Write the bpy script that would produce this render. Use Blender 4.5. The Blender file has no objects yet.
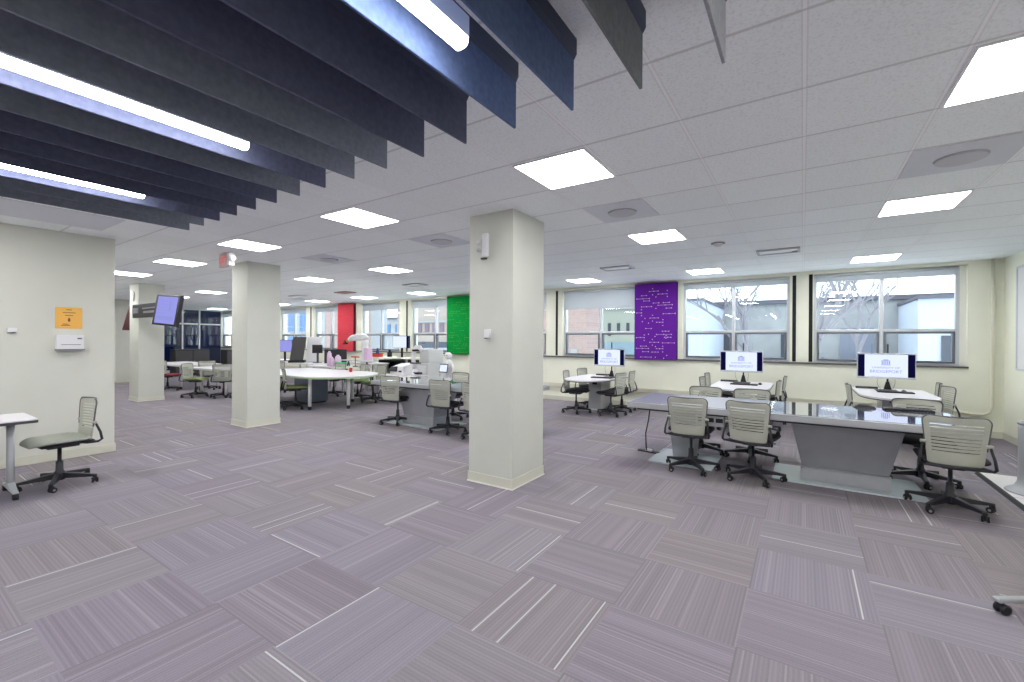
import bpy, math, random
from mathutils import Vector, Matrix
random.seed(7)
scene = bpy.context.scene
col = scene.collection
PI = math.pi

# ------------------------------------------------------------------ materials
def srgb(r, g, b):
    f = lambda c: (c/255/12.92) if c/255 <= .04045 else ((c/255+.055)/1.055)**2.4
    return (f(r), f(g), f(b), 1)

def mat(name, c, rough=.6, metal=0., noise=0., nscale=30., bump=0., spec=.5, coat=0.):
    m = bpy.data.materials.new(name); m.use_nodes = True
    nt = m.node_tree; b = nt.nodes['Principled BSDF']
    b.inputs['Roughness'].default_value = rough
    b.inputs['Metallic'].default_value = metal
    b.inputs['Specular IOR Level'].default_value = spec
    b.inputs['Coat Weight'].default_value = coat
    b.inputs['Base Color'].default_value = c
    if noise or bump:
        tc = nt.nodes.new('ShaderNodeTexCoord')
        n = nt.nodes.new('ShaderNodeTexNoise'); n.inputs['Scale'].default_value = nscale
        n.inputs['Detail'].default_value = 4
        nt.links.new(tc.outputs['Object'], n.inputs['Vector'])
        if noise:
            r = nt.nodes.new('ShaderNodeValToRGB')
            r.color_ramp.elements[0].position = .3; r.color_ramp.elements[1].position = .7
            r.color_ramp.elements[0].color = tuple(x*(1-noise) for x in c[:3])+(1,)
            r.color_ramp.elements[1].color = tuple(min(1, x*(1+noise)) for x in c[:3])+(1,)
            nt.links.new(n.outputs['Fac'], r.inputs['Fac'])
            nt.links.new(r.outputs['Color'], b.inputs['Base Color'])
        if bump:
            bp = nt.nodes.new('ShaderNodeBump'); bp.inputs['Strength'].default_value = bump
            bp.inputs['Distance'].default_value = .01
            nt.links.new(n.outputs['Fac'], bp.inputs['Height'])
            nt.links.new(bp.outputs['Normal'], b.inputs['Normal'])
    return m

def emis(name, c, s):
    m = bpy.data.materials.new(name); m.use_nodes = True
    nt = m.node_tree; nt.nodes.clear()
    e = nt.nodes.new('ShaderNodeEmission'); e.inputs['Color'].default_value = c
    e.inputs['Strength'].default_value = s
    o = nt.nodes.new('ShaderNodeOutputMaterial'); nt.links.new(e.outputs[0], o.inputs[0])
    return m

def glassy(name, tint=(1, 1, 1, 1), refl=.08):
    m = bpy.data.materials.new(name); m.use_nodes = True
    nt = m.node_tree; nt.nodes.clear()
    t = nt.nodes.new('ShaderNodeBsdfTransparent'); t.inputs['Color'].default_value = tint
    g = nt.nodes.new('ShaderNodeBsdfGlossy'); g.inputs['Roughness'].default_value = .01
    fr = nt.nodes.new('ShaderNodeFresnel'); fr.inputs['IOR'].default_value = 1.5
    ad = nt.nodes.new('ShaderNodeMath'); ad.operation = 'ADD'; ad.inputs[1].default_value = refl
    ad.use_clamp = True
    mx = nt.nodes.new('ShaderNodeMixShader'); ge = nt.nodes.new('ShaderNodeNewGeometry')
    mu = nt.nodes.new('ShaderNodeMath'); mu.operation = 'SUBTRACT'; mu.use_clamp = True
    nt.links.new(fr.outputs[0], ad.inputs[0]); nt.links.new(ad.outputs[0], mu.inputs[0]); nt.links.new(ge.outputs['Backfacing'], mu.inputs[1]); nt.links.new(mu.outputs[0], mx.inputs[0])
    nt.links.new(t.outputs[0], mx.inputs[1]); nt.links.new(g.outputs[0], mx.inputs[2])
    o = nt.nodes.new('ShaderNodeOutputMaterial'); nt.links.new(mx.outputs[0], o.inputs[0])
    return m

class NT:
    """tiny helper to wire math nodes"""
    def __init__(s, m): s.nt = m.node_tree
    def n(s, t, **k):
        x = s.nt.nodes.new(t)
        for a, v in k.items(): setattr(x, a, v)
        return x
    def put(s, inp, v):
        if hasattr(v, 'links') or isinstance(v, bpy.types.NodeSocket): s.nt.links.new(v, inp)
        else: inp.default_value = v
    def m(s, op, a, b=0., c=None):
        x = s.n('ShaderNodeMath', operation=op)
        s.put(x.inputs[0], a); s.put(x.inputs[1], b)
        if c is not None: s.put(x.inputs[2], c)
        return x.outputs[0]
    def wn(s, a, b, c=0.):
        v = s.n('ShaderNodeCombineXYZ'); s.put(v.inputs[0], a); s.put(v.inputs[1], b); s.put(v.inputs[2], c)
        w = s.n('ShaderNodeTexWhiteNoise', noise_dimensions='3D'); s.nt.links.new(v.outputs[0], w.inputs[0])
        return w.outputs[0]
    def mix(s, f, a, b):
        x = s.n('ShaderNodeMix', data_type='RGBA')
        s.put(x.inputs[0], f); s.put(x.inputs[6], a); s.put(x.inputs[7], b)
        return x.outputs[2]

def carpet():
    m = mat('carpet', srgb(150, 142, 152), .95, spec=.1)
    k = NT(m); b = k.nt.nodes['Principled BSDF']
    tc = k.n('ShaderNodeTexCoord'); sp = k.n('ShaderNodeSeparateXYZ')
    k.nt.links.new(tc.outputs['Object'], sp.inputs[0])
    x = k.m('DIVIDE', k.m('ADD', sp.outputs[0], .262), .6096)
    y = k.m('DIVIDE', k.m('SUBTRACT', sp.outputs[1], 2.345), .6096)
    ix, iy = k.m('FLOOR', x), k.m('FLOOR', y)
    par = k.m('FLOORED_MODULO', k.m('ADD', ix, iy), 2.)       # 1: stripes run along Y
    s = k.m('ADD', k.m('MULTIPLY', x, par), k.m('MULTIPLY', y, k.m('SUBTRACT', 1., par)))
    fs = k.m('FRACT', s)
    tid = k.m('ADD', k.m('MULTIPLY', ix, 13.), k.m('MULTIPLY', iy, 71.))
    fine = k.wn(k.m('FLOOR', k.m('MULTIPLY', s, 34.)), tid)
    alt = k.m('FLOORED_MODULO', k.m('FLOOR', k.m('MULTIPLY', s, 64.)), 2.)
    nz = k.n('ShaderNodeTexNoise', noise_dimensions='2D'); nz.inputs['Scale'].default_value = 1.
    nz.inputs['Detail'].default_value = 2
    cv = k.n('ShaderNodeCombineXYZ'); k.put(cv.inputs[0], k.m('MULTIPLY', s, 4.)); k.put(cv.inputs[1], k.m('MULTIPLY', tid, 1.37))
    k.nt.links.new(cv.outputs[0], nz.inputs['Vector'])
    band = nz.outputs['Fac']
    hl = k.wn(k.m('FLOOR', k.m('MULTIPLY', s, 76.)), tid, 5.)
    line = k.m('GREATER_THAN', hl, .989)
    lines2 = k.m('MULTIPLY', k.m('GREATER_THAN', hl, .90), .11)
    tr = k.wn(tid, 3.); tr2 = k.wn(tid, 9.)
    base = k.mix(tr, srgb(135, 127, 137), srgb(138, 131, 133))
    base = k.mix(k.m('MULTIPLY', tr2, .5), base, srgb(129, 126, 138))
    v = k.m('ADD', k.m('MULTIPLY', k.m('SUBTRACT', fine, .5), .11), k.m('MULTIPLY', k.m('SUBTRACT', band, .5), .26))
    v = k.m('ADD', v, k.m('MULTIPLY', k.m('SUBTRACT', alt, .5), .09))
    v = k.m('ADD', v, k.m('MULTIPLY', k.m('SUBTRACT', tr2, .5), .10))
    # fibres
    n2 = k.n('ShaderNodeTexNoise'); n2.inputs['Scale'].default_value = 160; n2.inputs['Detail'].default_value = 3
    k.nt.links.new(tc.outputs['Object'], n2.inputs['Vector'])
    v = k.m('ADD', v, k.m('MULTIPLY', k.m('SUBTRACT', n2.outputs['Fac'], .5), .35))
    # tile seams
    seam = k.m('LESS_THAN', fs, .012)
    v = k.m('SUBTRACT', v, k.m('MULTIPLY', seam, .12))
    v = k.m('ADD', v, 1.)
    hsv = k.n('ShaderNodeHueSaturation'); k.put(hsv.inputs['Value'], v); k.nt.links.new(base, hsv.inputs['Color'])
    c = k.mix(k.m('MAXIMUM', k.m('MULTIPLY', line, .75), lines2), hsv.outputs[0], srgb(205, 202, 204))
    k.nt.links.new(c, b.inputs['Base Color'])
    bp = k.n('ShaderNodeBump'); bp.inputs['Strength'].default_value = .25; bp.inputs['Distance'].default_value = .004
    k.nt.links.new(n2.outputs['Fac'], bp.inputs['Height']); k.nt.links.new(bp.outputs[0], b.inputs['Normal'])
    return m

def ceiling_mat():
    m = mat('ceiling_tile', srgb(214, 212, 214), .95, spec=.1)
    k = NT(m); b = k.nt.nodes['Principled BSDF']
    tc = k.n('ShaderNodeTexCoord'); sp = k.n('ShaderNodeSeparateXYZ')
    k.nt.links.new(tc.outputs['Object'], sp.inputs[0])
    x = k.m('DIVIDE', sp.outputs[0], .6025); y = k.m('DIVIDE', k.m('SUBTRACT', sp.outputs[1], 2.675), .6315)
    gx = k.m('ABSOLUTE', k.m('SUBTRACT', k.m('FRACT', k.m('ADD', x, .5)), .5))
    gy = k.m('ABSOLUTE', k.m('SUBTRACT', k.m('FRACT', k.m('ADD', y, .5)), .5))
    lx = k.m('LESS_THAN', gx, .011); ly = k.m('LESS_THAN', gy, .011)
    ex = k.m('LESS_THAN', gx, .022); ey = k.m('LESS_THAN', gy, .020)
    n = k.n('ShaderNodeTexNoise'); n.inputs['Scale'].default_value = 70; n.inputs['Detail'].default_value = 5
    n.inputs['Roughness'].default_value = .7
    k.nt.links.new(tc.outputs['Object'], n.inputs['Vector'])
    r = k.n('ShaderNodeValToRGB'); r.color_ramp.elements[0].position = .36; r.color_ramp.elements[1].position = .5
    r.color_ramp.elements[0].color = srgb(230, 234, 235); r.color_ramp.elements[1].color = srgb(246, 250, 252)
    k.nt.links.new(n.outputs['Fac'], r.inputs['Fac'])
    tr = k.wn(k.m('FLOOR', x), k.m('FLOOR', y))
    hs = k.n('ShaderNodeHueSaturation'); k.put(hs.inputs['Value'], k.m('ADD', .97, k.m('MULTIPLY', tr, .05)))
    k.nt.links.new(r.outputs[0], hs.inputs['Color'])
    c = k.mix(k.m('MULTIPLY', k.m('MAXIMUM', ex, ey), .2), hs.outputs[0], srgb(180, 178, 180))
    c = k.mix(lx, c, srgb(250, 250, 252)); c = k.mix(k.m('MULTIPLY', ly, .7), c, srgb(205, 204, 206))
    k.nt.links.new(c, b.inputs['Base Color'])
    bp = k.n('ShaderNodeBump'); bp.inputs['Strength'].default_value = .3; bp.inputs['Distance'].default_value = .006
    k.nt.links.new(n.outputs['Fac'], bp.inputs['Height']); k.nt.links.new(bp.outputs[0], b.inputs['Normal'])
    return m

M = dict(
    carpet=carpet(), ceiling=ceiling_mat(),
    wall=mat('wall_paint', srgb(210, 211, 201), .7, noise=.02, nscale=3, bump=.02),
    cream=mat('cream_wall_paint', srgb(238, 239, 222), .7, noise=.02, nscale=3),
    column=mat('column_paint', srgb(206, 208, 199), .65, noise=.02, nscale=3),
    race=mat('raceway_paint', srgb(218, 217, 198), .5),
    base=mat('vinyl_baseboard', srgb(212, 211, 196), .5),
    basewhite=mat('white_edge', srgb(235, 235, 225), .5),
    shell=mat('chair_shell', srgb(176, 178, 166), .45, noise=.03, nscale=12),
    shellseat=mat('pale_seat_fabric', srgb(164, 168, 156), .8, noise=.06, nscale=60, bump=.1),
    greenseat=mat('green_seat_fabric', srgb(140, 156, 100), .85, noise=.08, nscale=60, bump=.1),
    redseat=mat('red_seat_fabric', srgb(120, 38, 44), .85, noise=.08, nscale=60, bump=.1),
    darkseat=mat('black_seat_fabric', srgb(44, 42, 50), .85, noise=.08, nscale=60, bump=.1),
    rim=mat('chair_rim', srgb(92, 90, 92), .5),
    black=mat('black_plastic', srgb(34, 34, 42), .45),
    black2=mat('matt_black', srgb(22, 22, 28), .6),
    hubgrey=mat('caster_hub', srgb(150, 148, 146), .35, .3),
    silver=mat('silver_metal', srgb(178, 180, 184), .35, .65),
    steel=mat('brushed_steel', srgb(164, 166, 172), .45, .3, noise=.04, nscale=8),
    steel2=mat('blue_grey_steel', srgb(118, 126, 142), .4, .5),
    silver2=mat('light_silver', srgb(196, 199, 202), .4, .2),
    alu=mat('aluminium_frame', srgb(206, 210, 214), .4, .3),
    sash=mat('dark_sash', srgb(112, 118, 126), .45, .3),
    strip=mat('black_strip', srgb(16, 15, 20), .7),
    sill=mat('dark_sill', srgb(98, 98, 100), .5),
    edge=mat('table_edge', srgb(176, 178, 182), .4, .2),
    gloss=mat('glass_tabletop', srgb(120, 126, 138), .06, 0., spec=1., coat=1.),
    greytop=mat('grey_tabletop', srgb(120, 124, 138), .35),
    plate=mat('pale_floor_plate', srgb(196, 208, 212), .25, .0),
    lam=mat('white_laminate', srgb(224, 222, 226), .3),
    lamedge=mat('dark_table_edge', srgb(62, 62, 68), .5),
    mint=mat('pale_green_edge', srgb(160, 188, 150), .5),
    white=mat('white_plastic', srgb(226, 226, 228), .35),
    offwhite=mat('offwhite_metal', srgb(205, 207, 206), .4),
    grey=mat('grey_plastic', srgb(132, 132, 138), .5),
    dgrey=mat('dark_grey_plastic', srgb(72, 70, 72), .6),
    purple=mat('purple_felt', srgb(102, 38, 154), .95, noise=.05, nscale=50, bump=.05, spec=.1),
    purpleedge=mat('purple_edge', srgb(40, 18, 66), .9),
    green=mat('green_felt', srgb(12, 140, 60), .95, noise=.05, nscale=50, bump=.05, spec=.1),
    greenedge=mat('green_edge', srgb(8, 92, 46), .9),
    red=mat('red_felt', srgb(198, 66, 78), .95, noise=.05, nscale=50, bump=.05, spec=.1),
    rededge=mat('red_edge', srgb(96, 30, 42), .9),
    dots=mat('white_dots', srgb(236, 214, 240), .7), gdots=mat('yellow_dots', srgb(96, 166, 44), .8), rdots=mat('orange_dots', srgb(214, 88, 74), .8),
    orange=mat('orange_paper', srgb(240, 184, 92), .8), ink=mat('ink', srgb(122, 84, 40), .8), inkgrey=mat('grey_ink', srgb(90, 92, 100), .8),
    pink=mat('pink_plastic', srgb(216, 186, 214), .5), greenbox=mat('green_plastic', srgb(50, 214, 120), .5),
    redp=mat('red_plastic', srgb(190, 50, 40), .5), blue=mat('blue_plastic', srgb(40, 70, 130), .5),
    maroon=mat('maroon_fabric', srgb(70, 30, 34), .8, noise=.1, nscale=20),
    blind=None, glass=glassy('window_glass', (.93, .96, .97, 1), .05),
    darkglass=glassy('dark_glass', (.36, .48, .66, 1), .07),
    navywall=mat('navy_wall', srgb(66, 96, 142), .5), 
    speaker=mat('speaker_grille', srgb(196, 197, 204), .8), diff=mat('grey_tile', srgb(216, 219, 227), .9),
    vent=mat('vent_grey', srgb(180, 182, 188), .5), redvent=mat('reddish_vent', srgb(176, 132, 132), .7),
    panel=emis('panel_light', (1, .99, .99, 1), 21.), tube=emis('linear_light', (.93, .95, 1, 1), 30.),
    screen=emis('screen_light', srgb(218, 228, 255), 1.0), screenblue=emis('screen_lavender', srgb(150, 152, 226), .9),
    screenlogo=emis('screen_logo', srgb(150, 158, 226), .8), screendark=emis('screen_margin', srgb(28, 26, 88), .35),
    exitred=emis('exit_red', srgb(226, 90, 90), .9), exitback=mat('exit_back', srgb(214, 186, 186), .6),
    snow=mat('snow', srgb(225, 232, 240), .9, noise=.06, nscale=.6), 
    conc=mat('concrete_wall', srgb(150, 155, 158), .9, noise=.12, nscale=1.2),
    whitewall=mat('white_render', srgb(176, 188, 204), .9, noise=.03, nscale=1), darktrim=mat('dark_parapet', srgb(84, 86, 98), .8),
    pinkbrick=None, shrub=mat('bare_shrub', srgb(128, 138, 146), .95, noise=.5, nscale=4), bark=mat('bark', srgb(130, 130, 138), .95),
    palegreen=mat('pale_green_render', srgb(142, 150, 140), .9), beige=mat('beige_render', srgb(152, 145, 138), .9), farwhite=mat('far_render', srgb(150, 156, 160), .9), plum=mat('plum_window', srgb(98, 84, 98), .4), glassblue=mat('blue_glazing', srgb(120, 146, 160), .2),
    bluewin=mat('blue_window', srgb(62, 104, 150), .15), car=mat('snowy_car', srgb(118, 130, 142), .5), carw=mat('car_window', srgb(50, 60, 76), .2),
)
def brick():
    m = mat('pink_brick', srgb(196, 170, 164), .95)
    k = NT(m); b = k.nt.nodes['Principled BSDF']; tc = k.n('ShaderNodeTexCoord')
    mp = k.n('ShaderNodeMapping'); mp.inputs['Rotation'].default_value = (PI/2, 0, 0)
    k.nt.links.new(tc.outputs['Object'], mp.inputs[0])
    br = k.n('ShaderNodeTexBrick'); br.inputs['Scale'].default_value = 3
    br.inputs['Color1'].default_value = srgb(158, 138, 134); br.inputs['Color2'].default_value = srgb(148, 128, 124)
    br.inputs['Mortar'].default_value = srgb(160, 146, 142)
    k.nt.links.new(mp.outputs[0], br.inputs['Vector']); k.nt.links.new(br.outputs[0], b.inputs['Base Color'])
    return m
M['pinkbrick'] = brick()
def blindmat():
    m = bpy.data.materials.new('roller_blind'); m.use_nodes = True; nt = m.node_tree; nt.nodes.clear()
    d = nt.nodes.new('ShaderNodeBsdfDiffuse'); d.inputs[0].default_value = srgb(206, 208, 210)
    t = nt.nodes.new('ShaderNodeBsdfTranslucent'); t.inputs[0].default_value = srgb(200, 204, 208)
    tr = nt.nodes.new('ShaderNodeBsdfTransparent')
    a = nt.nodes.new('ShaderNodeMixShader'); a.inputs[0].default_value = .5
    nt.links.new(d.outputs[0], a.inputs[1]); nt.links.new(t.outputs[0], a.inputs[2])
    c = nt.nodes.new('ShaderNodeMixShader'); c.inputs[0].default_value = .12
    nt.links.new(a.outputs[0], c.inputs[1]); nt.links.new(tr.outputs[0], c.inputs[2])
    o = nt.nodes.new('ShaderNodeOutputMaterial'); nt.links.new(c.outputs[0], o.inputs[0]); return m
M['blind'] = blindmat()
BAF = [mat('baffle_felt_%s' % n, srgb(*c), .95, noise=.12, nscale=40, bump=.15, spec=.1) for n, c in
       (('grey', (160, 162, 168)), ('charcoal', (118, 122, 126)), ('navy', (96, 112, 148)), ('ink', (92, 96, 118)), ('slate', (124, 130, 144)))]
BAFH = mat('baffle_header', srgb(72, 80, 100), .8)

# ------------------------------------------------------------------ mesh builder
class MB:
    def __init__(s): s.v = []; s.f = []; s.sm = []
    def add(s, vs, fs, smooth=False):
        o = len(s.v); s.v += [tuple(v) for v in vs]
        for f in fs: s.f.append(tuple(o+i for i in f)); s.sm.append(smooth)
        return s
    def box(s, x0, x1, y0, y1, z0, z1):
        vs = [(x, y, z) for z in (z0, z1) for y in (y0, y1) for x in (x0, x1)]
        return s.add(vs, [(0, 2, 3, 1), (4, 5, 7, 6), (0, 1, 5, 4), (2, 6, 7, 3), (0, 4, 6, 2), (1, 3, 7, 5)])
    def hexa(s, b, t):   # bottom quad, top quad (ccw from above)
        return s.add(list(b)+list(t), [(3, 2, 1, 0), (4, 5, 6, 7), (0, 1, 5, 4), (1, 2, 6, 5), (2, 3, 7, 6), (3, 0, 4, 7)])
    def prism(s, poly, z0, z1, smooth=False):
        n = len(poly)
        s.add([(x, y, z0) for x, y in poly]+[(x, y, z1) for x, y in poly], [tuple(range(n-1, -1, -1)), tuple(range(n, 2*n))])
        o = len(s.v)-2*n
        for i in range(n):
            j = (i+1) % n; s.f.append((o+i, o+j, o+n+j, o+n+i)); s.sm.append(smooth)
        return s
    def lathe(s, prof, c=(0, 0, 0), n=20, axis='z'):
        vs = []
        for r, z in prof:
            for i in range(n):
                a = 2*PI*i/n; p = (r*math.cos(a), r*math.sin(a), z)
                if axis == 'x': p = (p[2], p[0], p[1])
                elif axis == 'y': p = (p[0], p[2], p[1])
                vs.append((c[0]+p[0], c[1]+p[1], c[2]+p[2]))
        fs = []
        for k in range(len(prof)-1):
            for i in range(n):
                j = (i+1) % n; q = (k*n+i, k*n+j, (k+1)*n+j, (k+1)*n+i)
                fs.append(q if axis != 'y' else q[::-1])
        s.add(vs, fs, True)
        o = len(s.v)-len(vs)
        s.f.append(tuple(o+i for i in reversed(range(n)))); s.sm.append(False)
        s.f.append(tuple(o+(len(prof)-1)*n+i for i in range(n))); s.sm.append(False)
        return s
    def tube(s, pts, r, n=8, caps=True):
        pts = [Vector(p) for p in pts]; rs = r if isinstance(r, (list, tuple)) else [r]*len(pts)
        up = None; vs = []
        for i, p in enumerate(pts):
            d = (pts[min(i+1, len(pts)-1)]-pts[max(i-1, 0)]).normalized()
            if up is None:
                up = Vector((0, 0, 1)) if abs(d.z) < .9 else Vector((1, 0, 0))
            a = d.cross(up).normalized(); up = a.cross(d).normalized()
            for k in range(n):
                t = 2*PI*k/n; vs.append(p+(a*math.cos(t)+up*math.sin(t))*rs[i])
        fs = []
        for i in range(len(pts)-1):
            for k in range(n):
                j = (k+1) % n; fs.append((i*n+k, (i+1)*n+k, (i+1)*n+j, i*n+j))
        s.add(vs, fs, True)
        if caps:
            o = len(s.v)-len(vs)
            s.f.append(tuple(o+k for k in range(n))); s.sm.append(False)
            s.f.append(tuple(o+(len(pts)-1)*n+k for k in reversed(range(n)))); s.sm.append(False)
        return s
    def ball(s, c, r, n=16, sc=(1, 1, 1)):
        m = n//2; vs = [(c[0], c[1], c[2]-r*sc[2])]
        for i in range(1, m):
            a = -PI/2+PI*i/m
            for k in range(n):
                b = 2*PI*k/n; vs.append((c[0]+r*sc[0]*math.cos(a)*math.cos(b), c[1]+r*sc[1]*math.cos(a)*math.sin(b), c[2]+r*sc[2]*math.sin(a)))
        vs.append((c[0], c[1], c[2]+r*sc[2])); fs = []
        for k in range(n): fs.append((0, 1+(k+1) % n, 1+k))
        for i in range(m-2):
            for k in range(n):
                j = (k+1) % n; a = 1+i*n; fs.append((a+k, a+j, a+n+j, a+n+k))
        L = len(vs)-1; a = 1+(m-2)*n
        for k in range(n): fs.append((a+k, a+(k+1) % n, L))
        return s.add(vs, fs, True)
    def xf(s, mtx):
        s.v = [tuple(mtx @ Vector(v)) for v in s.v]; return s
    def build(s, name, m, parent=None, bevel=0, seg=2, loc=None):
        me = bpy.data.meshes.new(name); me.from_pydata(s.v, [], s.f); me.update()
        me.polygons.foreach_set('use_smooth', s.sm)
        me.materials.append(m)
        o = bpy.data.objects.new(name, me); col.objects.link(o)
        if parent: o.parent = parent
        if loc: o.location = loc
        if bevel:
            b = o.modifiers.new('bevel', 'BEVEL'); b.width = bevel; b.segments = seg; b.limit_method = 'ANGLE'
        return o

def rrect(w, d, r, n=6, cx=0, cy=0):
    p = []
    for sx, sy, a0 in ((1, 1, 0), (-1, 1, PI/2), (-1, -1, PI), (1, -1, 3*PI/2)):
        for i in range(n+1):
            a = a0+PI/2*i/n; p.append((cx+sx*(w/2-r)+r*math.cos(a), cy+sy*(d/2-r)+r*math.sin(a)))
    return p

def tag(o, label, cat, group=None, kind=None):
    o['label'] = label
    if cat: o['category'] = cat
    if group: o['group'] = group
    if kind: o['kind'] = kind
    return o
def thing(name, label, cat, loc=(0, 0, 0), rz=0, group=None):
    o = bpy.data.objects.new(name, None); col.objects.link(o); o.empty_display_size = .1
    o.location = loc; o.rotation_euler = (0, 0, rz); return tag(o, label, cat, group)
def structure(o): o['kind'] = 'structure'; return o
def dup(root, loc, rz, label, group=None):
    def cp(o, par):
        c = o.copy(); col.objects.link(c)
        if par: c.parent = par
        for ch in kids.get(o.name, []): cp(ch, c)
        return c
    kids = {}
    for o in col.objects:
        if o.parent: kids.setdefault(o.parent.name, []).append(o)
    r = cp(root, None); r.location = loc; r.rotation_euler = (0, 0, rz); r['label'] = label
    if group: r['group'] = group
    return r
def text(name, body, size, m, parent, mtx, align='CENTER', sx=1):
    c = bpy.data.curves.new(name, 'FONT'); c.body = body; c.size = size; c.align_x = align; c.align_y = 'CENTER'
    c.extrude = .0008; c.materials.append(m)
    tmp = bpy.data.objects.new(name, c); me = bpy.data.meshes.new_from_object(tmp); me.materials.clear(); me.materials.append(m)
    bpy.data.objects.remove(tmp); o = bpy.data.objects.new(name, me); col.objects.link(o); o.parent = parent; o.matrix_local = mtx @ Matrix.Diagonal((sx, 1, 1, 1))
    return o

# ------------------------------------------------------------------ room
CE = 2.746; WY = 9.70; RX = 2.55; LX = -7.46; FX = -22.9
structure(MB().box(FX, RX, -6, WY+.3, -.12, 0).build('floor', M['carpet']))
structure(MB().box(FX, RX, -6, WY+.3, CE, CE+.12).build('ceiling', M['ceiling']))
structure(MB().box(RX, RX+.15, -6, WY+.3, 0, CE).build('wall_right', M['cream']))
structure(MB().box(LX-.15, RX+.15, -6.15, -6, 0, CE).build('wall_back', M['wall']))
structure(MB().box(-18.9, LX, -6, 1.92, 0, CE).build('wall_left', M['wall']))
structure(MB().box(FX, -18.9, -6, 5.9, 0, CE).build('wall_far_left', M['wall']))
# window wall with its openings
PC = [-.015, -5.215, -10.5, -15.68, -20.9]
wins = [(.155, 2.15), (-2.12, -.21), (-4.93, -3.01), (-7.31, -5.39), (-10.2, -8.28), (-12.6, -10.72), (-15.34, -13.42), (-17.72, -15.88), (-20.55, -18.63), (-22.8, -21.1)]
SILL, HEAD = 1.085, 2.69
w = MB().box(FX, RX, WY, WY+.3, 0, SILL).box(FX, RX, WY, WY+.3, HEAD, CE)
xs = sorted(wins, reverse=True); prev = RX
for a, b in xs:
    w.box(b, prev, WY, WY+.3, SILL, HEAD); prev = a
w.box(FX, prev, WY, WY+.3, SILL, HEAD)
structure(w.build('wall_window', M['cream']))
structure(MB().box(FX, 2.16, WY-.035, WY+.13, SILL-.03, SILL).build('trim_1', M['sill'], bevel=.005))
for i, p in enumerate(PC):
    for a in ((p-.155, p+.098) if i == 0 else (p+.098,)):
        structure(MB().box(a, a+.058, WY-.008, WY, SILL+.01, HEAD).build('trim_%d' % (2+i*2+(a > p)), M['strip']))

def window(i, x0, x1, blind):
    e = thing('window_%d' % i, '', None, ((x0+x1)/2, WY+.12, SILL)); del e['label']; structure(e)
    W = (x1-x0)/2; H = HEAD-SILL; f = MB(); tz = .575
    f.box(-W, -W+.05, -.03, .05, 0, H).box(W-.05, W, -.03, .05, 0, H).box(-W+.05, W-.05, -.03, .05, 0, .035).box(-W+.05, W-.05, -.03, .05, H-.05, H)
    f.box(-.028, .028, -.035, .05, .035, H-.05).box(-W+.05, -.028, -.032, .05, tz-.02, tz+.025).box(.028, W-.05, -.032, .05, tz-.02, tz+.025)
    f.build('window_frame', M['alu'], e, bevel=.004)
    for a, b in ((-W+.05, -.028), (.028, W-.05)):
        s = MB(); a2, b2, z0, z1 = a+.003, b-.003, .037, tz-.022
        s.box(a2, a2+.035, -.045, .03, z0, z1).box(b2-.035, b2, -.045, .03, z0, z1).box(a2+.035, b2-.035, -.045, .03, z0, z0+.035).box(a2+.035, b2-.035, -.045, .03, z1-.035, z1)
        s.build('sash', M['sash'], e)
        MB().box(a2+.035, b2-.035, -.004, .002, z0+.035, z1-.035).build('pane', M['glass'], e)
        MB().box(a, b, .01, .016, tz+.025, H-.05).build('pane', M['glass'], e)
    MB().lathe([(.026, -W+.02), (.026, W-.02)], (0, -.075, H-.035), 12, 'x').build('blind_roll', M['alu'], e)
    if blind:
        MB().box(-W+.03, W-.03, -.078, -.075, H-.035-blind, H-.035).box(-W+.03, W-.03, -.082, -.071, H-.05-blind, H-.035-blind).build('blind', M['blind'], e)
BL = [.10, .10, .42, .42, .20, .20, .16, .16, .16, .16]
for i, (a, b) in enumerate(wins): window(i+1, a, b-(.07 if i == 0 else 0), BL[i])
structure(MB().box(2.08, 2.15, WY+.09, WY+.3, SILL, HEAD).build('trim_19', M['basewhite']))
# baseboards
structure(MB().box(FX, RX-.012, WY-.012, WY, 0, .10).build('baseboard_window', M['base']))
structure(MB().box(RX-.012, RX, -6, WY-.012, 0, .10).build('baseboard_right', M['base']))
structure(MB().box(LX, LX+.012, -6, 1.932, 0, .10).build('baseboard_left', M['base']))
structure(MB().box(-18.9, LX, 1.92, 1.932, 0, .10).build('baseboard_corridor', M['base']))
structure(MB().box(-18.9, -18.888, 1.932, 5.9, 0, .10).build('baseboard_far', M['base']))

# structural columns
def column(i, x0, x1, y0, y1):
    e = thing('trim_%d' % (20+i), '', None, ((x0+x1)/2, (y0+y1)/2, 0)); del e['label']; structure(e)
    a, b = (x1-x0)/2, (y1-y0)/2
    MB().box(-a, a, -b, b, 0, CE).build('pillar', M['column'], e)
    s = MB()
    for q in ((-a-.008, a+.008, -b-.008, -b), (-a-.008, a+.008, b, b+.008), (-a-.008, -a, -b, b), (a, a+.008, -b, b)): s.box(*q, .012, .10)
    s.build('baseboard', M['base'], e)
    s = MB()
    for q in ((-a-.014, a+.014, -b-.014, -b), (-a-.014, a+.014, b, b+.014), (-a-.014, -a, -b, b), (a, a+.014, -b, b)): s.box(*q, 0, .012)
    s.build('baseboard_foot', M['basewhite'], e)
column(1, -2.90, -2.362, 3.58, 4.19)
column(2, -8.145, -7.63, 3.635, 4.18)
column(3, -13.36, -12.78, 3.71, 4.2)

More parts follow.
